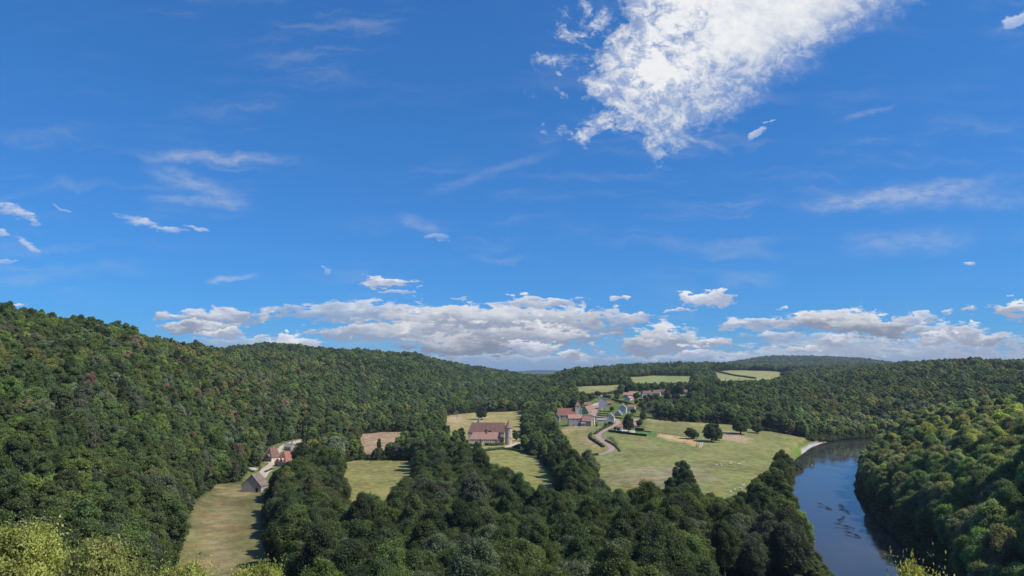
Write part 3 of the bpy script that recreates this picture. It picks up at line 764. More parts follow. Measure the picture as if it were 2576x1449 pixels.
def road(name, pxs, w, mat, dz=.15, it=2):
    pts = dens(smooth_line([tuple(p) for p in hits(pxs)], it), 2.5); n = len(pts); V = []; Fc = []
    cols = 5
    for i, (x, y) in enumerate(pts):
        x0, y0 = pts[max(0, i - 1)]; x1, y1 = pts[min(n - 1, i + 1)]; L = math.hypot(x1 - x0, y1 - y0) + 1e-9
        ww = w[0] + (w[1] - w[0]) * i / n if isinstance(w, tuple) else w
        for j in range(cols):
            t = (j / (cols - 1) - .5) * ww; X = x - (y1 - y0) / L * t; Yy = y + (x1 - x0) / L * t
            V.append((X, Yy, float(ground(X, Yy)) + dz))
        EXCL.append((x, y, ww / 2 + 3.5))
    for i in range(n - 1):
        for j in range(cols - 1):
            a = i * cols + j; Fc.append((a, a + cols, a + cols + 1, a + 1)[::-1])
    me = mesh_np(name, V, np.array(Fc), MAT[mat], smooth=True)
    if me.polygons[0].normal.z < 0: me.flip_normals()
    return tag(link(name, me), kind='structure')

# roads
road('village_road', [v1(x, y) for x, y in [(735,1415),(800,1403),(880,1383),(925,1355),(942,1325),(915,1290),(860,1252),(795,1208),(745,1165),(735,1130),(775,1098),(850,1058),(930,1018),(1000,985),(1035,955),(1020,925),(985,905)]], (6.2, 6.6), 'tarmac', .16)
road('village_street', [v1(x, y) for x, y in [(1010,915),(930,893),(850,880),(740,870),(680,848),(665,820),(690,785),(712,750),(705,715),(735,695)]], (6, 9), 'tarmac', .13, 1)
road('driveway', [v1(x, y) for x, y in [(1060,960),(1150,985),(1250,1000),(1290,965),(1275,925),(1290,900)]], (5, 7), 'tarmac', .12, 1)
road('hamlet_road', [v3(x, y) for x, y in [(700,965),(735,905),(790,835),(860,780),(935,725),(960,660),(950,600),(975,550),(1050,500),(1130,450),(1220,400),(1310,370),(1420,348)]], (5.5, 8.5), 'gravel_road', .16, 1)
road('garden_path', [v3(x, y) for x, y in [(790,955),(825,905),(850,860),(915,835)]], 2.0, 'pale_stone', .14, 1)
road('castle_drive', [v2(x, y) for x, y in [(1290,1038),(1370,1025),(1470,1000),(1560,970),(1650,930)]], (4.5, 6), 'gravel_road', .15, 1)
for k, o_ in enumerate((0, 26)):
    road('track', [v1(x + o_, y) for x, y in [(2180,1310),(2205,1270),(2210,1225)]], 1.0, 'gravel_road', .1, 1)
gpoly('terrace', hits([v1(x, y) for x, y in [(960,1085),(1000,1058),(1270,1070),(1275,1100),(1180,1104)]]), 'pale_stone', .14)
# walls
wallline('wall', 'pale low wall curving beside the village street', [v1(x, y) for x, y in [(640,862),(700,880),(800,892),(860,900)]], 1.6)
wallline('wall', 'pale wall running up from the street to the tall gabled house', [v1(x, y) for x, y in [(655,722),(700,702),(748,690)]], 2.4)
wallline('wall', 'long dark wall under the swimming pool garden', [v1(x, y) for x, y in [(890,1085),(1000,1100),(1150,1120),(1300,1138),(1432,1152)]], 2.4, .8, 'dark_wood')
wallline('wall', 'short dark wall behind the kitchen garden', [v1(x, y) for x, y in [(1272,1060),(1330,1068),(1392,1076)]], 3.0, .8, 'dark_wood')
wallline('wall', 'pale retaining wall below the castle steps', [v2(x, y) for x, y in [(880,1108),(930,1102),(1000,1090)]], 2.6)
wallline('wall', 'pale garden wall left of the castle drive', [v2(x, y) for x, y in [(1290,1040),(1400,1022),(1500,990)]], 1.0)
wallline('wall', 'low pale wall beside the mown field under the hedge', [v3(x, y) for x, y in [(2170,655),(2230,652),(2300,650)]], 1.4)
wallline('wall', 'white garden wall above the barn', [v3(x, y) for x, y in [(780,712),(850,715),(905,712)]], 1.0)
wallline('wall', 'pale stone wall along the upper hamlet road', [v3(x, y) for x, y in [(1030,470),(1130,425),(1200,398),(1260,380)]], 1.2)

# ---- hamlet on the left
barn = house('barn', 'old grey stone barn with a patched gable at the head of the left meadow', 'barn', *v3(575, 1190), 15.5, 9, 4.4, 7.6, 'y', -14, 'old_stone', 'grey_wood', doors=[('front', 4.4, 0, 1.9, 3.0)], excl=11)
Yq = dist_at(*v3(1060, 765)); S = Yq / 1741
Wq = 235 * .15435 * S; qh = house('timbered_house', 'large house with an orange-brown hipped roof, two dormers and a chimney', 'house', *v3(1050, 775), Wq, 17, 4.0, 8.2, 'y', -22, 'pink_wall', 'red_tiles', (.62, .3),
    chim=[(0.6, 3.5, 1.6, 1.3, 'pink_wall')], wins=[('front', -Wq * .18, 1.0, 1.1, 1.9), ('front', -Wq * .02, 1.0, 1.1, 1.9), ('front', Wq * .13, 1.0, 1.1, 1.9), ('right', -5, 1, 1.2, 1.8), ('right', 0, 1, 1.2, 1.8)],
    doors=[('front', -Wq * .36, 0, 1.6, 2.4), ('front', Wq * .34, 0, 1.0, 2.1)], excl=13)
for t in (-Wq * .19, Wq * .12):
    mb = MB(); mb.box(t - .8, t + .8, -8.9 + .25, -6.2, 4.6, 6.3); mb.add([(t - .95, -8.8, 6.3), (t + .95, -8.8, 6.3), (t, -8.8, 7.1), (t - .95, -5.8, 6.3), (t + .95, -5.8, 6.3), (t, -5.8, 7.1)], [(0, 1, 2), (3, 5, 4), (0, 2, 5, 3), (1, 4, 5, 2), (0, 3, 4, 1)])
    dm = mb.build('dormer', MAT['white_paint'], qh); mb = MB(); mb.box(t - .5, t + .5, -8.69, -8.6, 4.9, 6.1); mb.build('pane', MAT['dark_glass'], dm)
tm_ = MB()   # timber framing on the bright gable side
hw = Wq / 2 + .03
for y_ in (-6.5, -4, -1.5, 1, 3.5, 6): tm_.box(hw - .02, hw + .08, y_ - .12, y_ + .12, 0, 4.0)
tm_.box(hw - .02, hw + .07, -8.2, 8.2, 1.9, 2.15); tm_.box(hw - .02, hw + .072, -8.2, 8.2, 3.75, 3.98); tm_.build('timber_frame', MAT['dark_wood'], qh)
ph_ = house('timbered_house', 'small house with a steep brown roof under the wooded hill', 'house', *v3(840, 700), 105 * .15435 * S * 1.6, 11, 4.6, 7.6, 'y', -24, 'cream_render', 'brown_tiles', (.55, .2),
    chim=[(-.5, 2, .6, .9)], wins=[('front', -1.8, 1.6, .9, 1.5), ('right', -3.4, 2, .8, 1.5), ('right', -1.6, 2, .8, 1.5), ('right', .4, 2, .8, 1.5)], excl=9)
for t in (.2, 1.4):
    mb = MB(); mb.box(t - .42, t + .42, -5.85, -3.6, 5.0, 6.7); dm = mb.build('dormer', MAT['white_paint'], ph_); mb = MB(); mb.box(t - .27, t + .27, -5.89, -5.8, 5.3, 6.5); mb.build('pane', MAT['dark_glass'], dm)
house('outbuilding', 'small slate-roofed outbuilding with a chimney beside the upper hamlet road', 'outbuilding', *v3(1160, 510), 9, 7, 3.5, 3.0, 'x', -24, 'old_stone', 'slates', chim=[(3.2, 0, 2.2, 1.1, 'pink_wall')], wins=[('front', -2, 1, 1, 1.2), ('front', 1.2, 1, 1, 1.2)], excl=7)
# white canopy on posts
cx_, cy_ = hit(*v3(610, 850)); cz_ = float(ground(cx_, cy_))
cn = tag(link('canopy', None, loc=(cx_, cy_, cz_), rot=(0, 0, -.2)), 'white flat garden canopy on posts just behind the barn', 'canopy')
mb = MB(); mb.box(-4.5, 2.5, -2, 2, 2.5, 2.62); mb.box(0, 5.5, -5, -1.2, 2.15, 2.25); mb.build('cloth', MAT['white_paint'], cn)
for a, b in ((-4.3, -1.8), (2.3, -1.8), (-4.3, 1.8), (2.3, 1.8)): mb = MB(); mb.tube([(a, b, -.3), (a, b, 2.5)], [.06, .06], 6); mb.build('pole', MAT['grey_wood'], cn)
# stone bridge
ba = hit(*v3(1505, 690)); bb = hit(*v3(1790, 665))
bx, by = (ba[0] + bb[0]) / 2, (ba[1] + bb[1]) / 2; BL = 46
br = tag(link('bridge', None, loc=(bx + 4, by, float(ground(bx, by))), rot=(0, 0, -.12)), 'old stone arch bridge half hidden between the riverside trees', 'bridge')
mb = MB(); n = 28; hgt_ = 5.2
top_ = []; bot_ = []
for i in range(n + 1):
    t = -BL / 2 + BL * i / n; zt = hgt_ + .6 * math.cos(t / BL * math.pi); zb = -1.5
    for c in (-9.5, 9.5):
        if abs(t - c) < 7: zb = max(zb, -1.2 + 5.0 * math.sqrt(max(0, 1 - ((t - c) / 7) ** 2)))
    top_.append((t, zt)); bot_.append((t, zb))
for i in range(n):
    (a, za), (b, zb2) = top_[i], top_[i + 1]; (_, ya), (_, yb) = bot_[i], bot_[i + 1]
    for yy0, yy1 in ((-2.6, 2.6),):
        mb.add([(a, yy0, ya), (b, yy0, yb), (b, yy0, zb2), (a, yy0, za), (a, yy1, ya), (b, yy1, yb), (b, yy1, zb2), (a, yy1, za)], [(0, 1, 2, 3), (5, 4, 7, 6), (3, 2, 6, 7), (1, 0, 4, 5)])
mb.build('arches', MAT['old_stone'], br)
for yy0 in (-2.75, 2.45):
    mb = MB()
    for i in range(n):
        (a, za), (b, zb2) = top_[i], top_[i + 1]; mb.add([(a, yy0, za - .1), (b, yy0, zb2 - .1), (b, yy0, zb2 + .9), (a, yy0, za + .9), (a, yy0 + .3, za - .1), (b, yy0 + .3, zb2 - .1), (b, yy0 + .3, zb2 + .9), (a, yy0 + .3, za + .9)], [(0, 1, 2, 3), (5, 4, 7, 6), (3, 2, 6, 7), (1, 0, 4, 5)])
    mb.build('parapet', MAT['pale_stone'], br)
EXCL.append((bx, by, 13))
for (px_, py_, lab) in ((1300, 375, 'thin wooden utility pole beside the upper hamlet road'),):
    x, y = hit(*v3(px_, py_)); q = tag(link('utility_pole', None, loc=(x, y, float(ground(x, y)))), lab, 'pole')
    mb = MB(); mb.tube([(0, 0, -.5), (0, 0, 9)], [.16, .11], 8); mb.build('post', MAT['grey_wood'], q); mb = MB(); mb.box(-.9, .9, -.06, .06, 8.3, 8.45); mb.build('crossarm', MAT['grey_wood'], q)
x, y = hit(*v1(905, 680)); q = tag(link('utility_pole', None, loc=(x, y, float(ground(x, y)))), 'tall utility pole behind the tall gabled village house', 'pole')
mb = MB(); mb.tube([(0, 0, -.5), (0, 0, 11)], [.18, .12], 8); mb.build('post', MAT['grey_wood'], q); mb = MB(); mb.box(-.9, .9, -.06, .06, 10.2, 10.35); mb.build('crossarm', MAT['grey_wood'], q)

# ---- village
S1 = .17637
def vs(zx, Y): return zx * S1 * Y / 1741
Yc = dist_at(*v1(430, 905)) ; Yc = min(Yc, 960)
# church: nave, chancel, tower with spire, buttresses
ax, ay = at_depth(*v1(300, 960), Yc); wn = vs(255, Yc)
EXCL.append((ax, ay, 18))
gz = float(ground(ax, ay))
zr = lambda zy, Y: CAMZ - ray(*v1(300, zy))[1] * Y      # height of a photo row at depth Y
ch = tag(link('church', None, loc=(ax, ay + 5, gz), rot=(0, 0, -.06)), 'village church with long brown tiled nave and a square tower under a pointed spire', 'church')
hN = zr(848, Yc) - gz; rN = zr(750, Yc + 5) - gz - hN
mb = MB(); wall_body(mb, -wn / 2, wn / 2, -5, 5, hN, rN, 'x', 0, 0, -2); mb.build('nave_wall', MAT['stone_wall'], ch)
mb = MB(); roof_shell(mb, -wn / 2, wn / 2, -5, 5, hN, rN, 'x', 0, 0); mb.build('nave_roof', MAT['red_tiles'], ch)
cx2 = wn / 2 + 2.0
mb = MB(); wall_body(mb, wn / 2 + .01, wn / 2 + 8, -4.5, 4.5, hN * .72, rN * .85, 'x', 0, 0, -2); mb.build('chancel_wall', MAT['stone_wall'], ch)
mb = MB(); roof_shell(mb, wn / 2 + .45, wn / 2 + 8, -4.5, 4.5, hN * .72, rN * .85, 'x', 0, .6); mb.build('chancel_roof', MAT['orange_tiles'], ch)
tw_ = vs(72, Yc); tX = wn / 2 + vs(28, Yc); hT = zr(716, Yc) - gz; hS = zr(645, Yc) - gz - hT
mb = MB(); mb.box(tX - tw_ / 2, tX + tw_ / 2, -3.4, 3.2, 0, hT); twp = mb.build('tower', MAT['cream_render'], ch)
mb = MB(); e_ = tw_ / 2 + .35; zz = hT
mb.add([(tX - e_, -3.8, zz), (tX + e_, -3.8, zz), (tX + e_, 3.6, zz), (tX - e_, 3.6, zz), (tX - e_ * .6, -2.3, zz + hS * .35), (tX + e_ * .6, -2.3, zz + hS * .35), (tX + e_ * .6, 2.1, zz + hS * .35), (tX - e_ * .6, 2.1, zz + hS * .35), (tX, -.1, zz + hS * 1.2)],
       [(3, 2, 1, 0), (0, 1, 5, 4), (1, 2, 6, 5), (2, 3, 7, 6), (3, 0, 4, 7), (4, 5, 8), (5, 6, 8), (6, 7, 8), (7, 4, 8)])
mb.build('spire', MAT['mossy_tiles'], ch)
mb = MB(); mb.box(tX - .5, tX + .5, -3.45, -3.2, hT - 3.6, hT - 1.0); mb.build('belfry_opening', MAT['dark_wood'], twp)
mb = MB(); mb.box(tX + tw_ / 2 - .1, tX + tw_ / 2 + .05, -.5, .5, hT - 3.6, hT - 1.0); mb.build('belfry_opening', MAT['dark_wood'], twp)
for yb in (-3.3, 2.9):
    mb = MB(); X0 = tX + tw_ / 2; mb.add([(X0, yb - .5, -1), (X0 + 2.2, yb - .5, -1), (X0 + 1.2, yb - .5, hT * .45), (X0, yb - .5, hT * .8), (X0, yb + .5, -1), (X0 + 2.2, yb + .5, -1), (X0 + 1.2, yb + .5, hT * .45), (X0, yb + .5, hT * .8)], [(0, 1, 2, 3), (5, 4, 7, 6), (1, 5, 6, 2), (2, 6, 7, 3)]); mb.build('buttress', MAT['pale_stone'], ch)
for t in (-.3, 0, .3):
    mb = MB(); mb.box(wn * t - .4, wn * t + .4, -5.06, -4.9, 1.6, hN - 1); mb.build('window', MAT['dark_glass'], ch)

def vhouse(label, zx0, zx1, zb, ztop_eave, zridge, d, ridge, rot, wall, roof, cat='house', name='village_house', Y=None, **kw):
    zc = (zx0 + zx1) / 2
    p = v1(zc, zb)
    if Y is None: x, y = hit(*p)
    else: x, y = at_depth(*p, Y)
    w = vs(zx1 - zx0, y) / max(.6, math.cos(math.radians(rot)))
    z = float(ground(x, y))
    zt = lambda r_, Yy: CAMZ - ray(*v1(zc, r_))[1] * Yy
    h = zt(ztop_eave, y) - z
    rh = zt(zridge, y + (d / 2 if ridge == 'x' else 0)) - z - h
    h = max(2.2, h); rh = max(.8, rh)
    return house(name, label, cat, 0, 0, w, d, h, rh, ridge, rot, wall, roof, at=(x, y), excl=kw.pop('excl', max(w, d) * .45 + 3), **kw), w, h
H_ = lambda w, h, xs, zf=.55, ww=1.0, wh=1.4, face='front', **k: [(face, w * x, h * zf, ww, wh) + ((k['s'],) if 's' in k else (None,)) + ((k['p'],) if 'p' in k else ()) for x in xs]
def VH(label, zx0, zx1, zb, ze, zr_, d, ridge, rot, wall, roof, front=(), right=(), up=.55, ww=1.1, wh=1.5, paint='white_paint', doorf=None, chim=(), hip=(0, 0), **kw):
    zc = (zx0 + zx1) / 2; p = v1(zc, zb); Y_ = kw.get('Y') or hit(*p)[1]
    w = vs(zx1 - zx0, Y_) / max(.6, math.cos(math.radians(rot))); z = float(ground(*(at_depth(*p, Y_))))
    h = max(2.2, CAMZ - ray(*v1(zc, ze))[1] * Y_ - z)
    wins = [('front', w * t, h * up, ww, min(wh, h * .35), None, paint) for t in front] + [('right', d * t, h * up, ww, min(wh, h * .35), None, paint) for t in right]
    if h > 5.5: wins += [('right', d * t, h * .18, ww, min(wh, h * .3), None, paint) for t in right]
    doors = [('front', w * doorf, 0, 1.1, 2.1)] if doorf is not None else []
    return vhouse(label, zx0, zx1, zb, ze, zr_, d, ridge, rot, wall, roof, wins=wins, doors=doors, chim=chim, hip=hip, **kw)[0]
VH('broad stone house with a pink tiled roof and two blue-framed windows below the church', 322, 512, 1000, 893, 840, 9, 'x', 2, 'old_stone', 'pink_tiles', front=(-.12, .18), right=(), up=.66, ww=1.6, wh=1.6, paint='blue_paint', doorf=-.1, chim=[(8.2, 0, .9, 1.0)])
b_ = VH('house with pink roof and bright cream gable, attached right of the broad stone house', 516, 640, 1004, 930, 868, 8, 'x', -22, 'stone_wall', 'pink_tiles', right=(-.1,), front=(.2,), chim=[(-4.5, 0, .8, .9)])
VH('small lean-to shed with a dark opening against the pink roofed house', 502, 562, 1006, 965, 952, 3, 'x', -5, 'old_stone', 'pink_tiles', name='lean_to', cat='shed', doorf=0)
VH('low pink roofed annexe behind the bright cream gable', 640, 680, 935, 905, 875, 6, 'x', -20, 'cream_render', 'pink_tiles', Y=895)
VH('grey gabled house with a dark roof at the left end of the church', 100, 190, 915, 878, 828, 12, 'y', -8, 'old_stone', 'brown_tiles', Y=930)
VH('grey gabled house with a brown roof just right of the church tower', 505, 600, 835, 800, 722, 15, 'y', -28, 'old_stone', 'mossy_tiles', front=(0,), right=(-.2, .2), name='village_house')
VH('gabled house with a bright yellow side wall behind the house beside the church', 565, 632, 800, 762, 712, 16, 'y', -30, 'stain_stone', 'mossy_tiles', right=(-.3, 0, .3))
VH('small house with a grey hipped top and brick roof at the end of the street', 540, 645, 742, 700, 664, 9, 'x', -12, 'pink_wall', 'mossy_tiles', hip=(.3, .3), chim=[(0, 0, .6, .8)])
VH('tall house with a blank lilac gable and small roof, highest in the village', 750, 858, 760, 628, 588, 14, 'y', -7, 'lilac_slate', 'slates', right=(-.3, -.05, .2), up=.6, ww=1.2, wh=1.7, chim=[(0, -3, .5, .9), (0, 4, .5, .9)])
t0 = hit(*v1(804, 762)); mb = MB(); mb.box(-6.2, 6.2, -1.1, -.2, 4.6, 4.8); lt = mb.build('porch_roof', MAT['brown_tiles'], loc=(t0[0], t0[1], float(ground(*t0))), rot=(0, 0, math.radians(-7)))
tag(lt, 'narrow tiled ledge across the blank gable of the tall house', 'ledge')
VH('small orange brick shed behind the tall gabled house', 882, 934, 705, 675, 655, 5, 'x', -10, 'pink_wall', 'orange_tiles', name='shed', cat='shed')
VH('two storey grey rendered house with dark roof and bright windowed side', 1048, 1138, 822, 743, 702, 12, 'y', -16, 'grey_render', 'slates', right=(-.28, 0, .28), up=.62, chim=[(-2.5, -3, -.6, .7)])
VH('house with a rusty roof and white gable, right of the grey rendered house', 1178, 1262, 790, 735, 698, 9, 'x', -18, 'white_render', 'mossy_tiles', right=(-.15, .15), chim=[(4.4, 1, .6, .7, 'white_render')])
VH('little grey gabled shed on the grass between the houses', 990, 1062, 848, 825, 786, 8, 'y', -25, 'grey_render', 'slates', name='shed', cat='shed')
VH('cream gabled house with a slate slope and white chimney at the bend of the road', 864, 968, 955, 880, 828, 12, 'y', -14, 'cream_render', 'slates', right=(-.25, .15), up=.3, chim=[(0.4, 1.0, 1.3, 1.7, 'white_paint')])
VH('flat topped cream annexe left of the house at the road bend', 735, 855, 965, 912, 907, 6, 'x', -6, 'cream_render', 'pale_stone', front=(-.3,), doorf=.38, name='annexe', cat='annexe', excl=8)
VH('small pool house with an orange roof beside the blue pool', 1035, 1085, 1058, 1015, 982, 6, 'x', -12, 'white_render', 'orange_tiles', right=(0,), name='pool_house', cat='pool house')
# upper village
VH('long farmhouse with faded pink roof, left end of the upper village', 1108, 1235, 600, 560, 528, 10, 'x', -14, 'pink_wall', 'pink_tiles', front=(-.2, .1), right=(0,), chim=[(3, 0, .6, .8)])
VH('farmhouse with a long pink roof behind the left end of the upper village', 1185, 1310, 565, 540, 512, 10, 'x', -8, 'cream_render', 'pink_tiles', front=(-.3, 0, .3), chim=[(5, 0, .8, .8, 'white_render')])
VH('low pale flat building between the pink farmhouse and the white house', 1290, 1372, 580, 548, 540, 9, 'x', -12, 'pink_wall', 'pale_stone', front=(.1,))
VH('grey gabled cottage with pink roof in front of the pink farmhouse', 1125, 1195, 640, 610, 578, 14, 'y', -35, 'grey_render', 'pink_tiles', right=(-.2, .2))
VH('bright white house with a dark hipped roof and a row of four dark windows', 1374, 1514, 592, 540, 502, 11, 'x', 8, 'white_render', 'brown_tiles', front=(-.38, -.13, .12, .37), up=.56, hip=(.6, .1), chim=[(4.5, -1, .9, 1.1, 'white_paint')])
VH('pale house with an open terrace, right of the bright white house', 1520, 1615, 578, 535, 492, 10, 'x', -24, 'pink_wall', 'mossy_tiles', front=(-.3, 0, .3), right=(-.2, .2), hip=(.4, 0), chim=[(0, 0, .8, .9)])
VH('house with a brown roof and chimney, right end of the upper row', 1600, 1690, 555, 520, 480, 10, 'x', -26, 'cream_render', 'brown_tiles', front=(.2,), right=(-.2, .2), chim=[(-2, 0, 1.2, .9)])
VH('orange roofed house standing alone beyond the upper village', 1905, 1990, 540, 512, 482, 9, 'x', -14, 'white_render', 'orange_tiles', front=(-.3, .1), right=(0,), chim=[(2, 0, .6, .8)])
VH('long grey-brown roofed house right of the orange roofed house', 1942, 2090, 552, 522, 492, 10, 'x', -12, 'pink_wall', 'grey_wood', front=(-.25, .1), hip=(.4, .4))
# monument, pool, cars, shelter
x, y = hit(*v1(792, 782)); q = tag(link('monument', None, loc=(x, y, float(ground(x, y)))), 'slim white stone monument in front of the tall gabled house', 'monument')
mb = MB(); mb.box(-.9, .9, -.9, .9, -.5, .6); mb.box(-.6, .6, -.6, .6, .603, 1.2); mb.build('plinth', MAT['pale_stone'], q); mb = MB(); mb.lathe([(.42, 1.2), (.34, 4.6), (.05, 5.4)], 4); mb.build('shaft', MAT['white_paint'], q)
x, y = hit(*v1(1020, 1082)); q = tag(link('swimming_pool', None, loc=(x, y, float(ground(x, y))), rot=(0, 0, -.15)), 'bright blue covered swimming pool behind the dark wall', 'pool')
mb = MB(); mb.box(-5.2, 5.2, -3.2, 3.2, -.4, .35); mb.build('rim', MAT['pale_stone'], q)
mb = MB()
for i in range(8):
    a0 = math.pi * i / 8; a1 = math.pi * (i + 1) / 8
    mb.add([(-4.6, -2.8 * math.cos(a0), .35 + 1.1 * math.sin(a0)), (4.6, -2.8 * math.cos(a0), .35 + 1.1 * math.sin(a0)), (4.6, -2.8 * math.cos(a1), .35 + 1.1 * math.sin(a1)), (-4.6, -2.8 * math.cos(a1), .35 + 1.1 * math.sin(a1))], [(0, 1, 2, 3)])
mb.add([(sx * 4.6, -2.8 * math.cos(math.pi * i / 8), .35 + 1.1 * math.sin(math.pi * i / 8)) for sx in (-1,) for i in range(9)], [tuple(range(9))])
mb.add([(4.6, -2.8 * math.cos(math.pi * i / 8), .35 + 1.1 * math.sin(math.pi * i / 8)) for i in range(9)], [tuple(range(9))[::-1]])
mb.build('cover', MAT['pool_blue'], q); EXCL.append((x, y, 8))
def car(px, py, rot, label, mat, at=None):
    x, y = hit(px, py) if at is None else at; q = tag(link('parked_car', None, loc=(x, y, float(ground(x, y)) + .16), rot=(0, 0, rot)), label, 'car')
    mb = MB(); prof = [(-2.1, .35), (-2.15, .8), (-1.95, 1.0), (-1.5, 1.05), (-1.1, 1.42), (.55, 1.45), (1.15, 1.0), (1.95, .85), (2.12, .6), (2.1, .35)]
    n = len(prof); vs_ = [(a, -.85 + (.12 if b > 1.2 else 0), b) for a, b in prof] + [(a, .85 - (.12 if b > 1.2 else 0), b) for a, b in prof]
    mb.add(vs_, [tuple(range(n)), tuple(range(2 * n - 1, n - 1, -1))] + [(i, i + n, (i + 1) % n + n, (i + 1) % n) for i in range(n)]); mb.build('body', MAT[mat], q)
    mb = MB(); mb.add([(.62, -.7, 1.38), (1.1, -.76, 1.06), (1.1, .76, 1.06), (.62, .7, 1.38)], [(0, 1, 2, 3)]); mb.v = [(a + .06, b, c + .03) for a, b, c in mb.v]; mb.box(-1.0, .5, -.8, -.74, 1.08, 1.36); mb.box(-1.0, .5, .74, .8, 1.08, 1.36); mb.build('windows', MAT['dark_glass'], q)
    for a in (-1.3, 1.3):
        for b in (-.8, .62):
            mb = MB(); mb.tube([(a, b, .33), (a, b + .18, .33)], [.33, .33], 12); mb.build('wheel', MAT['rubber'], q)
car(*v1(1222, 1092), .1, 'white car parked behind the dark wall, under the big tree by the pool', 'car_white')
car(*v1(722, 722), 1.2, 'white car parked in the street beside the tall gabled house', 'car_white')
car(*v3(905, 700), .9, 'dark blue car parked on the hamlet road by the orange-brown roof', 'car_blue')
x, y = hit(*v1(835, 1185)); q = tag(link('wayside_cross', None, loc=(x, y, float(ground(x, y)))), 'small pale wayside shrine in the pasture beside the road bend', 'shrine')
mb = MB(); mb.box(-1, 1, -1, 1, -.4, 1.2); mb.box(-.6, .6, -.6, .6, 1.203, 2.8); mb.build('base', MAT['pale_stone'], q); mb = MB(); mb.box(-.12, .12, -.12, .12, 2.8, 4.2); mb.box(-.5, .5, -.1, .1, 3.5, 3.72); mb.build('cross', MAT['pale_stone'], q)
gpoly('village_square', hits([v1(x, y) for x, y in [(640,800),(690,745),(735,735),(748,772),(725,820),(705,868),(650,862)]]), 'tarmac', .11)

# hedges
hedge('long green hedge on the inside of the road bend', [v1(x, y) for x, y in [(640,1120),(625,1150),(640,1190),(690,1220),(760,1265),(820,1310)]], 2.6, 3.2)
hedge('dark hedge on the outside of the road bend', [v1(x, y) for x, y in [(850,1215),(900,1240),(960,1275),(1005,1305)]], 2.0, 2.4)
hedge('green hedge climbing beside the road to the village', [v1(x, y) for x, y in [(700,1120),(760,1075),(850,1030),(930,992)]], 2.4, 4.0)
hedge('low hedge at the foot of the road', [v1(x, y) for x, y in [(520,1435),(620,1428),(740,1422)]], 2.6, 4)
hedge('short scrubby hedge after the bend', [v1(x, y) for x, y in [(1000,1310),(1045,1350),(1055,1372)]], 1.4, 1.8)
hedge('dark clipped hedge around the village garden', [v1(x, y) for x, y in [(725,855),(790,866),(860,868),(900,855)]], 1.8, 2.4)
hedge('dark clipped hedge across the middle of the village garden', [v1(x, y) for x, y in [(735,825),(800,832),(880,835)]], 1.5, 2.2)
hedge('low dark hedge behind the village garden', [v1(x, y) for x, y in [(745,790),(820,800),(930,808)]], 1.1, 1.4)
hedge('dark hedge between the lawn and the road bend', [v1(x, y) for x, y in [(980,885),(1030,897),(1085,903)]], 1.8, 2.0)
hedge('dark hedge in front of the grey gabled shed', [v1(x, y) for x, y in [(980,850),(1030,857),(1075,858)]], 1.6, 1.6)
hedge('hedge across the grass toward the big tree', [v1(x, y) for x, y in [(1190,855),(1260,868),(1330,880)]], 1.4, 1.6)
hedge('ragged dark hedge along the top of the pasture', [v1(x, y) for x, y in [(1450,890),(1540,905),(1640,918),(1750,928),(1870,945)]], 2.2, 2.6)
hedge('dark hedge running down the far field', [(1808,937),(1840,944),(1880,950),(1900,953)], 5, 7, 3, 1.1)
hedge('hedge along the foot of the upper village', [v1(x, y) for x, y in [(940,630),(1030,650),(1120,668),(1230,700)]], 2.6, 4)
hedge('hedge below the upper field', [v1(x, y) for x, y in [(480,560),(600,575),(760,560),(950,545),(1000,520)]], 5, 8, 4, .8)
hedge('clipped hedge left of the castle steps', [v2(x, y) for x, y in [(470,985),(600,1000),(760,1010),(880,1000)]], 3.6, 4.5, 8, .5)
hedge('dark hedge behind the round-headed tree left of the castle', [v2(x, y) for x, y in [(500,925),(600,930),(700,930)]], 3.4, 3)
hedge('leafy hedge right of the castle steps', [v2(x, y) for x, y in [(1020,985),(1120,990),(1240,985),(1340,975)]], 3.2, 4.5, 8, .5)
hedge('low hedge along the top of the castle lawn', [v2(x, y) for x, y in [(990,1100),(1100,1085),(1280,1060),(1400,1062),(1560,1080),(1720,1120)]], 2.8, 3.4)
hedge('hedge between the stubble field and the mown field', [v3(x, y) for x, y in [(2150,640),(2300,648),(2500,640),(2700,640)]], 3, 5)
hedge('garden hedge below the hamlet road', [v3(x, y) for x, y in [(800,870),(850,850),(910,820)]], 1.6, 1.6)
hedge('dark hedge around the small brown roofed house', [v3(x, y) for x, y in [(765,690),(820,702),(890,705)]], 3.0, 2.4)
hedge('rough hedge on the left side of the kitchen garden', [v1(x, y) for x, y in [(1280,1080),(1400,1082),(1500,1095)]], 1.4, 1.6)
# fences
def fence(label, pxs, step=4.0, h=1.3):
    base = dens([tuple(p) for p in hits(pxs)], step); q = tag(link('wire_fence', None, loc=(base[0][0], base[0][1], float(ground(*base[0])))), label, 'fence')
    o0 = Vector(q.location); me = None
    for i, (x, y) in enumerate(base[:95]):
        z = float(ground(x, y))
        if me is None: mb = MB(); mb.tube([(0, 0, -.3), (0, 0, h)], [.11, .09], 5); me = mb.mesh('post', MAT['dark_wood'])
        link('post', me, q, loc=(x - o0.x, y - o0.y, z - o0.z))
    mb = MB()
    for zz in (.5, .9, 1.2): mb.tube([(x - o0.x, y - o0.y, float(ground(x, y)) - o0.z + zz) for x, y in base], [.03] * len(base), 4, False)
    mb.build('wire', MAT['dark_wood'], q)
fence('post and wire fence along the lower edge of the dry strip', [v1(x, y) for x, y in [(1432,1156),(1580,1175),(1780,1210),(1960,1245),(2140,1300)]])
fence('post and wire fence along the upper edge of the dry strip', [v1(x, y) for x, y in [(1400,1080),(1600,1108),(1800,1138),(2000,1168),(2150,1198)]])
fence('wire fence closing the right end of the dry strip', [v1(x, y) for x, y in [(2150,1200),(2150,1250),(2145,1300)]])
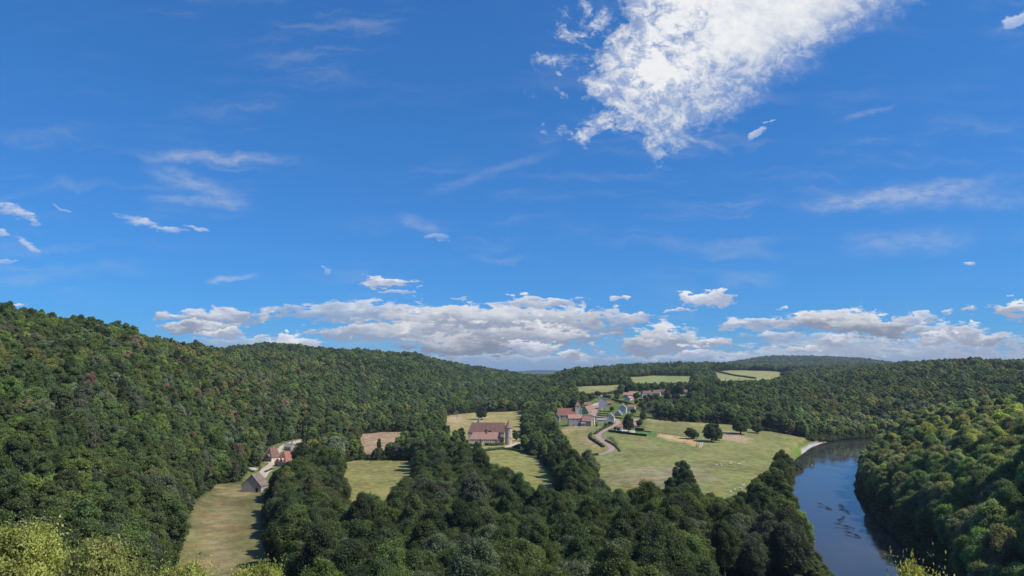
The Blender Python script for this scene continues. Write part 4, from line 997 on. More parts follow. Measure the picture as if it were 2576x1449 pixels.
fence('wooden fence down the right side of the left meadow', [(662,1235),(660,1290),(656,1340)], 3.5)

# ---- landmark trees
ptree('broad0', *v1(1172, 1090), 175 * S1, 240 * S1, 'dark', 'tall dark tree towering over the pool garden')
ptree('broad1', *v1(1385, 945), 112 * S1, 145 * S1, 'mid', 'mid-green tree right of the driveway')
ptree('broad2', *v1(1332, 1012), 105 * S1, 100 * S1, 'grey', 'round-headed tree at the bottom of the driveway')
ptree('broad3', *v1(937, 792), 74 * S1, 66 * S1, 'dark', 'small round tree behind the village garden')
ptree('broad4', *v1(1245, 838), 90 * S1, 86 * S1, 'dark', 'round tree on the grass before the rusty roofed house')
ptree('broad5', *v1(915, 992), 92 * S1, 52 * S1, 'dark', 'low bushy tree at the foot of the cream gabled house')
ptree('broad0', *v1(850, 1006), 60 * S1, 40 * S1, 'dark', 'bushy shrub left of the cream gabled house', cat='bush', name='bush')
ptree('broad5', *v1(722, 1010), 34 * S1, 30 * S1, 'dark', 'small round bush on the lawn below the annexe', cat='bush', name='bush')
ptree('broad1', *v1(680, 950), 50 * S1, 45 * S1, 'dark', 'bush between the annexe and the pink roofed house', cat='bush', name='bush')
for i, (a, b, w_, h_, l_) in enumerate([(985, 1065, 50, 50, 'round dark bush left of the pool house'), (1030, 1072, 55, 48, 'round dark bush in front of the pool house')]):
    ptree('broad%d' % (i + 2), *v1(a, b), w_ * S1, h_ * S1, 'dark', l_, cat='bush', name='bush')
ptree('broad2', *v1(2068, 1190), 205 * S1, 155 * S1, 'mid', 'spreading green tree at the end of the dry strip')
ptree('broad4', *v1(2155, 1185), 70 * S1, 100 * S1, 'mid', 'slim tree leaning on the tree at the end of the dry strip')
ptree('broad3', *v1(2365, 1232), 280 * S1, 268 * S1, 'dark', 'big dark oak standing alone in the pasture')
ptree('broad1', *v1(2470, 1215), 120 * S1, 150 * S1, 'grey', 'smaller grey-green tree against the big dark oak')
ptree('broad5', 1863, 1092, 48, 46, 'mid', 'lone round tree at the top corner of the pasture')
ptree('broad2', 1905, 1090, 30, 24, 'grey', 'bushy tree at the wood edge above the pasture')
ptree('broad0', 1718, 1238, 60, 74, 'dark', 'tall tree of the clump that juts into the pasture')
ptree('broad4', 1692, 1250, 40, 50, 'dark', 'left tree of the clump that juts into the pasture')
ptree('broad3', 1742, 1262, 44, 52, 'grey', 'right tree of the clump that juts into the pasture')
ptree('broad3', *v2(950, 490), 235 * .1323, 245 * .1323, 'dark', 'dark spreading tree alone in the meadow behind the castle')
ptree('broad4', *v2(552, 925), 155 * .1323, 290 * .1323, 'mid', 'round-headed tree on a bare trunk left of the castle')
ptree('conifer', *v2(1780, 565), 190 * .1323, 245 * .1323, 'grey', 'broad conical tree at the right edge of the castle meadow')
ptree('broad1', *v2(1330, 930), 120 * .1323, 110 * .1323, 'fresh', 'bright bushy tree between castle wing and round tower')
ptree('broad0', *v2(860, 1120), 150 * .1323, 200 * .1323, 'mid', 'leafy tree at the left end of the castle retaining wall')
ptree('broad2', *v2(1590, 900), 130 * .1323, 200 * .1323, 'fresh', 'fresh green tree right of the round tower')
x, y = fx + 3, fy + 12.5
tree('broad5', x, y, .95, 'mid', 'tree rising from the castle courtyard above the wing roof', sz=1.0, z=float(ground(x, y)))
hd = hit(*v2(925, 960)); tree('conifer', hd[0], hd[1] - 1, .36, 'dark', 'narrow dark evergreen against the castle wing', sxy=.8)
ptree('broad2', *v3(655, 800), 205 * .15435, 262 * .15435, 'olive', 'round olive-green tree beside the small brown roofed house')
ptree('broad0', *v3(1370, 745), 250 * .15435, 350 * .15435, 'dark', 'dark tree against the right side of the timbered house')
ptree('broad1', *v3(1925, 770), 400 * .15435, 470 * .15435, 'silver', 'tall silvery willow above the bridge')
ptree('tall0', *v3(1930, 850), 180 * .15435, 340 * .15435, 'fresh', 'fresh green tree in front of the silvery willow')
ptree('broad3', *v3(1560, 520), 280 * .15435, 320 * .15435, 'mid', 'tree overhanging the end of the upper hamlet road')
ptree('shrub', *v3(720, 835), 60 * .15435, 70 * .15435, 'pale', 'bright yellow-green shrub beside the hamlet road', cat='shrub', name='shrub')
ptree('broad1', 953, 1142, 12, 38, 'mid', 'slim young tree at the foot of the stubble field')
ptree('broad0', 978, 1150, 26, 34, 'fresh', 'small tree at the right corner of the stubble field')
# gardens and orchard trees of the village
rr = random.Random(8)
for i, (a, b, w_, h_, t_) in enumerate([(1010,600,80,70,'grey'),(1060,560,110,80,'grey'),(1290,620,110,95,'mid'),(1200,545,90,60,'dark'),(1350,660,70,50,'mid'),(1290,690,70,60,'mid'),(1400,700,60,60,'mid'),(1010,665,70,40,'mid'),(1060,685,80,50,'mid'),(1150,700,70,50,'mid'),
        (740,600,100,100,'mid'),(640,640,80,90,'mid'),(560,620,80,80,'mid'),(840,620,90,70,'mid'),(900,620,70,60,'mid'),(990,560,60,60,'dark'),(1460,600,60,50,'dark'),(1720,560,80,70,'olive'),(1800,560,80,60,'olive'),(1860,555,60,50,'mid'),(1440,520,100,75,'mid'),(1680,510,60,60,'dark'),
        (720,590,60,90,'fresh'),(1410,620,60,60,'dark'),(1570,620,90,70,'mid'),(1500,640,90,80,'mid'),(1440,660,90,70,'mid'),(1230,735,60,40,'mid'),(1330,735,70,50,'mid')]):
    ptree('broad%d' % (i % 6), *v1(a, b), w_ * S1, h_ * S1, t_, 'garden tree among the upper village houses' if a > 950 else 'tree on the slope behind the church and street', group='garden trees of the village')
rg = random.Random(21); cnt = 0; BL_ = [e for e in EXCL]
for i in range(900):
    a, b = rg.choice([(rg.uniform(950, 1330), rg.uniform(585, 700)), (rg.uniform(1290, 1640), rg.uniform(600, 790)), (rg.uniform(1640, 2060), rg.uniform(555, 640)), (rg.uniform(1100, 1900), rg.uniform(470, 520))])
    x, y = hit(*v1(a, b)); w_ = rg.uniform(70, 125)
    if any((x - e[0]) ** 2 + (y - e[1]) ** 2 < (e[2] * .8 + w_ * .12) ** 2 for e in BL_) or any(q[0] - 70 < a < q[1] + 50 and q[2] < b < q[2] + 75 for q in [(1048,1138,822),(1178,1262,790),(1125,1195,640),(1374,1514,592),(1108,1235,600),(1520,1615,578),(1600,1690,555),(1905,2090,552)]): continue
    ptree('broad%d' % rg.randrange(6), *v1(a, b), w_ * S1, w_ * rg.uniform(.75, 1.15) * S1, rg.choice(['mid', 'dark', 'mid', 'fresh', 'olive']), 'garden tree among the upper village houses', group='garden trees of the village'); BL_.append(EXCL[-1]); cnt += 1
    if cnt > 60: break
for i, (a, b) in enumerate([(1430,905),(1400,800),(1410,830),(1540,880),(1640,925),(1710,930),(1840,945),(1890,905)]):
    shrub('small bush on the grass bank right of the village', *v1(a, b), rr.uniform(1.2, 2.2), ['mid', 'dark', 'grey'][i % 3], 'bushes right of the village')
for i, (a, b) in enumerate([(520, 640), (560, 670), (520, 690), (490, 700), (640, 440), (660, 430)]):
    shrub('rounded grey-green willow bush on the left river bank', *v6(a, b), rr.uniform(2.6, 3.6), 'grey', 'willow bushes on the river bank', 1.0)
# dead trees
def dead_tree(px, py, h, label, at=None, z=None):
    r = random.Random(int(px + py)); x, y = hit(px, py) if at is None else at
    q = tag(link('dead_tree', None, loc=(x, y, float(ground(x, y)))), label, 'tree'); mb = MB()
    mb.tube([(0, 0, -.5), (0, 0, h * .4), (r.uniform(-.4, .4), 0, h * .75), (0, 0, h)], [.4, .3, .18, .04], 7); mb.build('trunk', MAT['dead_bark'], q)
    for i in range(26):
        z0 = h * r.uniform(.25, .9); a = r.uniform(0, 6.28); L = (h - z0) * .45 + h * .10
        p1 = Vector((math.cos(a) * L * .5, math.sin(a) * L * .5, z0 + L * .35)); p2 = Vector((math.cos(a + .4) * L, math.sin(a + .4) * L, z0 + L * .75))
        mb = MB(); mb.tube([(0, 0, z0), p1, p2], [.13, .09, .03], 4)
        for k in range(4):
            aa = a + r.uniform(-1, 1); mb.tube([p1, p1 + Vector((math.cos(aa) * L * .4, math.sin(aa) * L * .4, L * r.uniform(.1, .5)))], [.06, .02], 3)
        mb.build('branch', MAT['dead_bark'], q)
dead_tree(*v2(482, 495), 15, 'bare brownish tree at the left edge of the meadow behind the castle')
dead_tree(*v2(1605, 322), 17, 'pale dead tree at the wood edge beyond the castle meadow')

for i, (a, b, l_) in enumerate([(335, 985, 'bare grey dead tree standing in the yellowing wood, highest on the left hillside'), (500, 1030, 'pale dead tree among the trees in the middle of the left hillside'), (468, 1075, 'leaning bare tree low on the left hillside'), (595, 1095, 'bare tree above the round olive-green tree'), (2330, 1180, 'bare tree on the slope right of the river')]):
    dead_tree(a, b, 17, l_)
# sheep
sm = {}
for i in range(1):
    mb = MB()
    def ell(mb, c, r_, n=8, m_=6):
        b = len(mb.v)
        for a in range(m_ + 1):
            th = math.pi * a / m_
            for k in range(n): ph = 6.2832 * k / n; mb.v.append((c[0] + r_[0] * math.cos(th), c[1] + r_[1] * math.sin(th) * math.cos(ph), c[2] + r_[2] * math.sin(th) * math.sin(ph)))
        for a in range(m_):
            for k in range(n): mb.f.append((b + a * n + k, b + a * n + (k + 1) % n, b + (a + 1) * n + (k + 1) % n, b + (a + 1) * n + k))
    ell(mb, (0, 0, .75), (.72, .38, .38)); ell(mb, (.75, 0, .72), (.2, .14, .14)); ell(mb, (.92, 0, .55), (.2, .1, .12))
    for a in (-.42, .42):
        for b in (-.18, .18): mb.tube([(a, b, .55), (a + .03, b, .28), (a, b, 0)], [.09, .05, .05], 6)
    for b in (-.16, .16): mb.tube([(.78, b * .7, .78), (.72, b * 1.6, .74)], [.05, .02], 5)
    sheep_me = mb.mesh('sheep', MAT['wool'], True)
rr = random.Random(3)
for (a, b) in [(1797,1171),(1803,1172),(1811,1169),(1838,1168),(1840,1164),(1857,1170),(1862,1170),(1866,1168),(1882,1163),(1897,1160),(1867,1224),(1871,1222),(1862,1231),(1848,1235),(1838,1240),(1815,1174)]:
    x, y = hit(a, b); o = link('sheep', sheep_me, loc=(x, y, float(ground(x, y))), rot=(0, 0, rr.uniform(0, 6.28)), scl=[1.25] * 3); tag(o, 'small white sheep grazing in the big pasture', 'sheep', 'sheep grazing in the pasture')
# driftwood and fallen branches in the river
def snag(label, p0, p1, L, seed, name='fallen_branch'):
    r = random.Random(seed); a = Vector((*hit(*v6(*p0)), .15)); b = Vector((*hit(*v6(*p1)), .9)); q = tag(link(name, None, loc=a), label, 'branch')
    d = b - a; mb = MB(); mb.tube([(0, 0, 0), d * .5 + Vector((.6, -.5, .5)), d], [.16, .10, .03], 6); mb.build('limb', MAT['dark_wood'], q)
    for i in range(24):
        t = r.uniform(.15, 1); s_ = d * t; e = Vector((r.uniform(-1, 1), r.uniform(-1, 1), r.uniform(-.1, .6))) * L * r.uniform(.1, .28)
        mb = MB(); mb.tube([s_, s_ + e * .6 + Vector((0, 0, .2)), s_ + e], [.09, .06, .02], 4)
        for k in range(5):
            e2 = Vector((r.uniform(-1, 1), r.uniform(-1, 1), r.uniform(-.3, .5))) * L * .16; mb.tube([s_ + e * .7, s_ + e * .7 + e2], [.04, .015], 3)
        mb.build('twig', MAT['dark_wood'], q)
snag('dark drifting branch reaching left, farthest upstream of the snags', (805, 990), (705, 945), 7, 1)
snag('bushy fallen branch standing out of the water by the right bank', (940, 1020), (850, 950), 9, 2)
snag('fallen branch hanging down over the water below the bushy one', (900, 1030), (850, 1085), 7, 3)
snag('long low fallen trunk lying out from the right bank', (975, 1130), (830, 1105), 6, 4)
snag('fork of dead twigs in the water, nearest of the snags', (1020, 1200), (900, 1160), 7, 5)
x, y = hit(*v6(653, 645)); mb = MB(); ell(mb, (0, 0, .1), (1.1, .6, .5)); tag(mb.build('river_rock', MAT['old_stone'], loc=(x, y, 0)), 'small dark rock breaking the river surface', 'rock')

# ------------------------------------------------------------------ woods
opens = [POLY[k] for k in POLY]
def in_open(X, Y, mar):
    m = np.zeros(X.shape, bool)
    for P in opens:
        a, b = P.min(0) - 12, P.max(0) + 12; s_ = (X > a[0]) & (X < b[0]) & (Y > a[1]) & (Y < b[1])
        if s_.any(): t = np.zeros(X.shape, bool); t[s_] = sdist(X[s_], Y[s_], P) < mar; m |= t
    return m
def candidates(y0, y1, sp, umax):
    xs = np.arange(-umax * y1 - 60, umax * y1 + 60, sp); ys = np.arange(y0, y1, sp * .9)
    A, B = np.meshgrid(xs, ys); A = A + (np.arange(len(ys)) % 2)[:, None] * sp * .5
    A = A + RNG.uniform(-.33, .33, A.shape) * sp; B = B + RNG.uniform(-.33, .33, A.shape) * sp
    A, B = A.ravel(), B.ravel(); k = (np.abs(A) < umax * B + 50) & (B > y0)
    A, B = A[k], B[k]
    k = ~in_open(A, B, 2.5)
    A, B = A[k], B[k]
    nr = (B < 1300) & (A > 30)
    d = np.full(A.shape, 1e3); d[nr] = sdist(A[nr], B[nr], RIVER)
    k = (d > 3.0)
    dg_ = sdist(A, B, GRAVEL); ds_ = sdist(A, B, SEDGE); k &= (dg_ > 4) & (ds_ > 3)
    for (ex, ey, er) in EXCL: k &= (A - ex) ** 2 + (B - ey) ** 2 > er * er
    return A[k], B[k]
pa_ = candidates(60, 900, 8.9, .92); pb_ = candidates(60, 520, 11.6, .92)
def near_big(A, B): return (B < 520) & (A / B > -.44)
ka_ = ~near_big(*pa_); kb_ = near_big(*pb_)
nbig = int(kb_.sum())
parts = [(np.concatenate([pb_[0][kb_], pa_[0][ka_]]), np.concatenate([pb_[1][kb_], pa_[1][ka_]])), candidates(900, 1800, 9.8, .88), candidates(1800, 3000, 12.5, .85), candidates(3000, 7200, 24, .8)]
TXs = np.concatenate([p_[0] for p_ in parts]); TYs = np.concatenate([p_[1] for p_ in parts])
lvl = np.concatenate([np.full(len(p_[0]), i) for i, p_ in enumerate(parts)])
TZ = ground(TXs, TYs)
bigm = np.zeros(len(TXs), bool); bigm[:nbig] = True
n = len(TXs); base_s = np.array([1.02, 1.08, 1.34, 2.0])[lvl] * RNG.uniform(.62, 1.36, n)
base_s *= 1 - .22 * (fbm(TXs, TYs, 120, 60) < .42)
U_ = TXs / TYs
# keep low just under the viewpoint: crowns there stay below the sight line, except the hand-placed ones
base_s = np.where(bigm, .62 + .38 * base_s, base_s)
top = TZ + np.where(bigm, 21.5, 16) * base_s * np.array([1, .95, .78, .6])[lvl]
sl = (CAMZ - top) / TYs
keep = ~((TYs < 185) & (sl < .31)) & ~((TYs < 130) & (sl < .50)) & ~((TYs < 215) & (U_ > .5) & (sl < .31)) & ~((TYs < 285) & (U_ > .26) & (U_ < .56) & (sl < .31)) & ~((TYs < 240) & (sl < .31) & (U_ < -.36) & (U_ > -.56))
VIEWS = [[(600,1215),(662,1240),(660,1300),(668,1400),(700,1449),(700,1500),(400,1500),(425,1449),(470,1300),(545,1225)],
 [(868,1163),(1028,1160),(1020,1195),(1005,1215),(940,1240),(890,1250),(862,1200)], [(920,1092),(1018,1088),(1000,1108),(970,1124),(925,1134)],
 [(1128,1045),(1308,1036),(1292,1090),(1292,1132),(1200,1140),(1185,1130),(1176,1105),(1145,1100)], [(1195,1148),(1290,1136),(1330,1160),(1350,1195),(1395,1250),(1350,1252),(1310,1205),(1260,1175)],
 [(1402,1064),(1405,1020),(1500,1000),(1640,985),(1660,1060),(1560,1147),(1440,1147),(1425,1090)],
 [(1510,1147),(1600,1095),(1850,1070),(2015,1105),(1990,1160),(1890,1175),(1885,1225),(1860,1252),(1760,1240),(1745,1180),(1690,1200),(1680,1232),(1600,1238),(1520,1225)],
 [(2035,1110),(2168,1108),(2168,1130),(2130,1190),(2138,1290),(2155,1300),(2215,1380),(2290,1440),(2290,1520),(2185,1520),(2165,1430),(2100,1365),(2050,1345),(2010,1290),(1990,1210),(2020,1180),(2030,1130)],
 [(655,1135),(700,1112),(762,1100),(745,1135),(745,1172),(690,1178),(668,1230),(640,1200)], [(1440,978),(1565,970),(1540,985),(1480,995)], [(1572,950),(1740,948),(1735,962),(1600,964)], [(1798,942),(1820,933),(2005,940),(1930,957),(1810,960)],
 [(1560,985),(1735,982),(1735,1003),(1640,1008),(1560,1005)], [(1985,1100),(2060,1108),(2030,1140),(2020,1185),(1990,1150)]]
def to_px(x, y, z):
    c = y * CP + (z - CAMZ) * SP; w = -y * SP + (z - CAMZ) * CP
    return 1288 + F * x / c, 724.5 - F * w / c
for vp in VIEWS:
    vp = np.array(vp, float)
    for fx_, fz_ in ((0, 15), (-4, 11), (4, 11), (0, 8)):
        kk_ = base_s * np.where(bigm, 1.35, 1)
        a_, b_ = to_px(TXs + fx_ * kk_, TYs, TZ + fz_ * kk_)
        keep &= ~((sdist(a_, b_, vp) < -2) & (TYs < 2600))
# plains beyond the notch carry only scattered trees
keep &= ~((TYs > 3000) & (TZ < 72)) | (RNG.random(n) < .25)
keep &= ~((lvl == 3) & (TYs > 5900))
# tree tops along the river's left bank stay short enough to show the water
# drop what is buried far behind nearer ground (kept with a margin, so that other viewpoints still work)
uu = np.linspace(-.95, .95, 260); yg = np.concatenate([np.arange(60, 3000, 12.0), np.arange(3000, 7200, 60.0)])
GG = ground(uu[None, :] * yg[:, None], yg[:, None])
SLP = (GG + 4 - CAMZ) / yg[:, None]; RUN = np.maximum.accumulate(SLP, 0)
iu = np.clip(((U_ + .95) / 1.9 * 259).astype(int), 0, 259); iy = np.clip(np.searchsorted(yg, TYs) - 3, 0, len(yg) - 1)
keep &= (top + 14 + TYs * .012 - CAMZ) / TYs > RUN[iy, iu]
TXs, TYs, TZ, base_s, U_, lvl, bigm = [a[keep] for a in (TXs, TYs, TZ, base_s, U_, lvl, bigm)]
n = len(TXs)
# species and colour
tv = fbm(TXs, TYs, 90, 21, 2); t2 = RNG.random(n); side = ((U_ < -.2) | (U_ > .42))
tn = np.full(n, 'mid', dtype='<U8')
tn[t2 < .34] = 'dark'; tn[t2 > .84] = 'fresh'; tn[(t2 > .56) & (t2 < .66)] = 'grey'
q_ = side & (TYs < 1500)
q_ &= ~((U_ < -.2) & (TYs < 380))
rs_ = (U_ > .38) & (tn == 'fresh'); tn[rs_ & (t2 > .90)] = 'olive'; tn[rs_ & (t2 <= .90)] = 'grey'
tn[q_ & (tv > .51) & (t2 > .25) & (t2 < .46)] = 'yellow'; tn[q_ & (tv > .46) & (t2 > .66) & (t2 < .84)] = 'olive'
tn[(U_ > .42) & (t2 > .50) & (t2 < .60)] = 'olive'; tn[(U_ > .40) & (TYs < 900) & (tv > .47) & (t2 > .30) & (t2 < .46)] = 'yellow'
tn[(~side) & (TYs > 900) & (t2 > .78) & (t2 < .82)] = 'yellow'
tn[(U_ < -.2) & (TYs > 450) & (TYs < 1100) & (RNG.random(n) < .008)] = 'rust'
for (px_, py_) in [(335, 968), (433, 1000), (436, 1010), (508, 1000), (525, 1003), (590, 1062), (597, 1070)]:
    hx_, hy_ = hit(px_, py_ + 14); k = np.argmin((TXs - hx_) ** 2 + (TYs - hy_) ** 2); tn[k] = 'rust' if px_ != 335 else 'silver'

# undergrowth along the river banks and along the edges of the woods
bx_, by_ = [], []
RS = np.array(dens([tuple(p) for p in RIVER], 2.6)); cr = np.random.default_rng(77)
for off in (1.5, 4.2, 7.0):
    jx = RS + cr.normal(0, 1.0, RS.shape); nd_ = sdist(jx[:, 0], jx[:, 1], RIVER)
    gx_ = sdist(jx[:, 0] + .5, jx[:, 1], RIVER) - nd_; gy_ = sdist(jx[:, 0], jx[:, 1] + .5, RIVER) - nd_
    jx = jx + np.stack([gx_, gy_], 1) / .5 * (off - nd_)[:, None]
    bx_.append(jx[:, 0]); by_.append(jx[:, 1])
for P in opens:
    ed = np.array(dens([tuple(p) for p in P] + [tuple(P[0])], 4.0)); ed = ed + cr.normal(0, 1.5, ed.shape)
    c0 = P.mean(0); ed = ed + (ed - c0) / np.linalg.norm(ed - c0, axis=1, keepdims=True) * 3.0
    bx_.append(ed[:, 0]); by_.append(ed[:, 1])
bx_ = np.concatenate(bx_); by_ = np.concatenate(by_)
k = (by_ > 120) & (by_ < 1250) & ~in_open(bx_, by_, .5) & (sdist(bx_, by_, RIVER) > .6) & (sdist(bx_, by_, GRAVEL) > 2) & (sdist(bx_, by_, SEDGE) > 1)
for (ex, ey, er) in EXCL: k &= (bx_ - ex) ** 2 + (by_ - ey) ** 2 > (er + 1) ** 2
bz_ = ground(bx_, by_)
for vp in VIEWS:
    a_, b_ = to_px(bx_, by_, bz_ + 3.5); k &= sdist(a_, b_, np.array(vp, float)) > -2
bx_, by_, bz_ = bx_[k], by_[k], bz_[k]; nb = len(bx_)
bs_ = cr.uniform(1.3, 2.3, nb)
tint = np.array([TINTS[t][0] for t in tn]) * RNG.uniform(.72, 1.35, (n, 1)) * RNG.uniform(.93, 1.07, (n, 3)) * (np.where((U_ > -.40) & (U_ < .40) & (TYs < 620), .90, 1.30) * np.where((U_ <= -.40) & (TYs < 380), .82, 1) * np.where((U_ > .40) & (TYs < 1000), 1.45, 1))[:, None]  # cloud shade tinted into valley wood; shaded right slope tinted brighter, as if sunlit
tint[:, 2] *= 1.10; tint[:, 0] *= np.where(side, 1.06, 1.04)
vr = RNG.integers(0, 6, n)
prn = np.where(lvl == 0, np.char.add('broad', vr.astype(str)), np.char.add('far', (vr % 4).astype(str))).astype('<U12')
prn[bigm] = np.char.add('big', vr[bigm].astype(str))
tl = (lvl == 0) & ~bigm & (RNG.random(n) < .12); prn[tl] = np.char.add('tall', (vr[tl] % 3).astype(str))
con_zone = ((U_ > .10) & (U_ < .33) & (TYs > 1500) & (fbm(TXs, TYs, 150, 88) > .5)) | ((U_ > -.25) & (U_ < -.12) & (TYs > 1500) & (TYs < 2200) & (fbm(TXs, TYs, 200, 90) > .55)) | ((U_ > .27) & (U_ < .33) & (TYs > 1000) & (TYs < 1350))
cz = con_zone & (RNG.random(n) < .6)
prn[cz] = np.where(lvl[cz] == 0, 'conifer', 'farconifer'); tint[cz] = np.array(TINTS['dark'][0]) * RNG.uniform(.7, 1.1, (cz.sum(), 1))
sz = RNG.uniform(.85, 1.18, n) * base_s * np.array([1, .95, .78, .6])[lvl]; sx = base_s
sx = np.where(tl, sx * 1.1, sx)
rot = RNG.uniform(0, 6.283, n)
# individuals: the trees that show largest
cpx = (TXs / TYs); top = TZ + np.where(bigm, 21.5, 16) * sz; sl = (CAMZ - top) / TYs
inview = (np.abs(cpx) < .735) & (sl < .278) & (lvl == 0)
score = np.where(inview, sx * np.where(bigm, 1.35, 1) / np.hypot(TYs, TXs), -1)
N_IND = 262
sel = np.argsort(-score)[:N_IND]
is_ind = np.zeros(n, bool); is_ind[sel] = True
def zone(x, y, u, z):
    if u > .40: return 'on the wooded slope right of the river', 'trees right of the river'
    if u > .25 and sdist(np.array([x]), np.array([y]), RIVER)[0] < 28: return 'on the left bank of the river', 'trees on the left river bank'
    if u < -.40: return 'on the dark slope left of the meadow', 'trees left of the meadow'
    if u < -.2: return 'between the meadow and the mown field', 'trees right of the meadow'
    if y < 235: return 'in the wood just below the viewpoint', 'trees just below the viewpoint'
    return 'in the dense wood in front of the pasture', 'trees of the valley wood'
for k in sel:
    z_, gname = zone(TXs[k], TYs[k], U_[k], TZ[k]); w_ = TINTS[tn[k]][1]; kx_ = sx[k] * (1.35 if bigm[k] else 1); sh = 'tall narrow' if prn[k].startswith('tall') else ('large' if kx_ > 1.4 else ('broad' if kx_ > 1.1 else 'smaller'))
    cm, tm = PROTO[str(prn[k])][:2]
    root = link('tree', None, loc=(TXs[k], TYs[k], TZ[k]), rot=(0, 0, rot[k]), scl=(sx[k], sx[k], sz[k]))
    tag(root, '%s %s leafy tree %s' % (sh, w_, z_), 'tree', '%s %s %s' % (sh, w_, gname))
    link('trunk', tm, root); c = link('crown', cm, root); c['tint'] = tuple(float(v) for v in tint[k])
# hand-placed sunlit trees close below the viewpoint
def close_tree(pr, px, py, Y, tint_, label, wpx=None):
    u, s = ray(px, py); x = u * Y; zt = CAMZ - s * Y; zg = float(ground(x, Y)); H, R = PROTO[pr][3:]
    sc = (zt - zg) / H; sx_ = sc if wpx is None else wpx * Y / 1741 / (2.15 * R)
    tree(pr, x, Y, sx_, tint_, label, sz=sc / sx_)
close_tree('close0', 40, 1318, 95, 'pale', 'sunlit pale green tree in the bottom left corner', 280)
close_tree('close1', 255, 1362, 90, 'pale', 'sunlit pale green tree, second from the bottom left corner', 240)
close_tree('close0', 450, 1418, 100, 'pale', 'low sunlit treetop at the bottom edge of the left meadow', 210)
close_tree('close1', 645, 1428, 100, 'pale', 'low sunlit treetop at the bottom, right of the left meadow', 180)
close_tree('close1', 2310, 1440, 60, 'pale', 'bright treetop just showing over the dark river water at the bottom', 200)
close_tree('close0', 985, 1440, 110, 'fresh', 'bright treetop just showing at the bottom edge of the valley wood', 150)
# the rest of the woods as one mass
TXs = np.concatenate([TXs, bx_]); TYs = np.concatenate([TYs, by_]); TZ = np.concatenate([TZ, bz_])
prn = np.concatenate([prn, np.full(nb, 'shrub')]); rot = np.concatenate([rot, cr.uniform(0, 6.28, nb)])
sx = np.concatenate([sx, bs_ * 1.15]); sz = np.concatenate([sz, bs_]); is_ind = np.concatenate([is_ind, np.zeros(nb, bool)])
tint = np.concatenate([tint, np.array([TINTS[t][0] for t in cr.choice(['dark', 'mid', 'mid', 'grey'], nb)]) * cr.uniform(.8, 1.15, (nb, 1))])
W_ = ~is_ind
me = bpy.data.meshes.new('woodland'); me.vertices.add(int(W_.sum()))
me.vertices.foreach_set('co', np.stack([TXs[W_], TYs[W_], TZ[W_]], 1).astype(np.float32).ravel())
names = sorted(set(prn[W_].tolist())); code = {q: i for i, q in enumerate(names)}
def attr(nm, typ, dat, key):
    a = me.attributes.new(nm, typ, 'POINT'); a.data.foreach_set(key, np.asarray(dat).ravel())
attr('variant', 'INT', np.array([code[p_] for p_ in prn[W_]], np.int32), 'value')
attr('turn', 'FLOAT_VECTOR', np.stack([np.zeros(W_.sum()), np.zeros(W_.sum()), rot[W_]], 1).astype(np.float32), 'vector')
attr('size', 'FLOAT_VECTOR', np.stack([sx[W_], sx[W_], sz[W_]], 1).astype(np.float32), 'vector')
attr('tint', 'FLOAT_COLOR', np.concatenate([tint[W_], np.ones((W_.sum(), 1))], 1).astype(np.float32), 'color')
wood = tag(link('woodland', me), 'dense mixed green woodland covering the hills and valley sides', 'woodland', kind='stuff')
ng = bpy.data.node_groups.new('scatter', 'GeometryNodeTree')
ng.interface.new_socket('Geometry', in_out='INPUT', socket_type='NodeSocketGeometry'); ng.interface.new_socket('Geometry', in_out='OUTPUT', socket_type='NodeSocketGeometry')
N_ = ng.nodes; L_ = ng.links
gi = N_.new('NodeGroupInput'); go = N_.new('NodeGroupOutput'); jn = N_.new('GeometryNodeJoinGeometry')
def nattr(nm, typ):
    a = N_.new('GeometryNodeInputNamedAttribute'); a.data_type = typ; a.inputs['Name'].default_value = nm; return [o for o in a.outputs if o.enabled and o.name == 'Attribute'][0]
va, tu_, si = nattr('variant', 'INT'), nattr('turn', 'FLOAT_VECTOR'), nattr('size', 'FLOAT_VECTOR')
for nm in names:
    po = bpy.data.objects.new('pattern_' + nm, PROTO[nm][2])
    oi = N_.new('GeometryNodeObjectInfo'); oi.inputs['Object'].default_value = po; oi.inputs['As Instance'].default_value = False
    cp_ = N_.new('FunctionNodeCompare'); cp_.data_type = 'INT'; cp_.operation = 'EQUAL'
    ins = [s for s in cp_.inputs if s.enabled]
    L_.new(va, ins[0]); ins[1].default_value = code[nm]
    ip = N_.new('GeometryNodeInstanceOnPoints')
    L_.new(gi.outputs[0], ip.inputs['Points']); L_.new(cp_.outputs[0], ip.inputs['Selection']); L_.new(oi.outputs['Geometry'], ip.inputs['Instance'])
    L_.new(tu_, ip.inputs['Rotation']); L_.new(si, ip.inputs['Scale']); L_.new(ip.outputs[0], jn.inputs[0])
L_.new(jn.outputs[0], go.inputs[0])
md = wood.modifiers.new('scatter', 'NODES'); md.node_group = ng
print('TREES', n, 'individual', len(sel), 'max Y of individuals', TYs[sel].max())

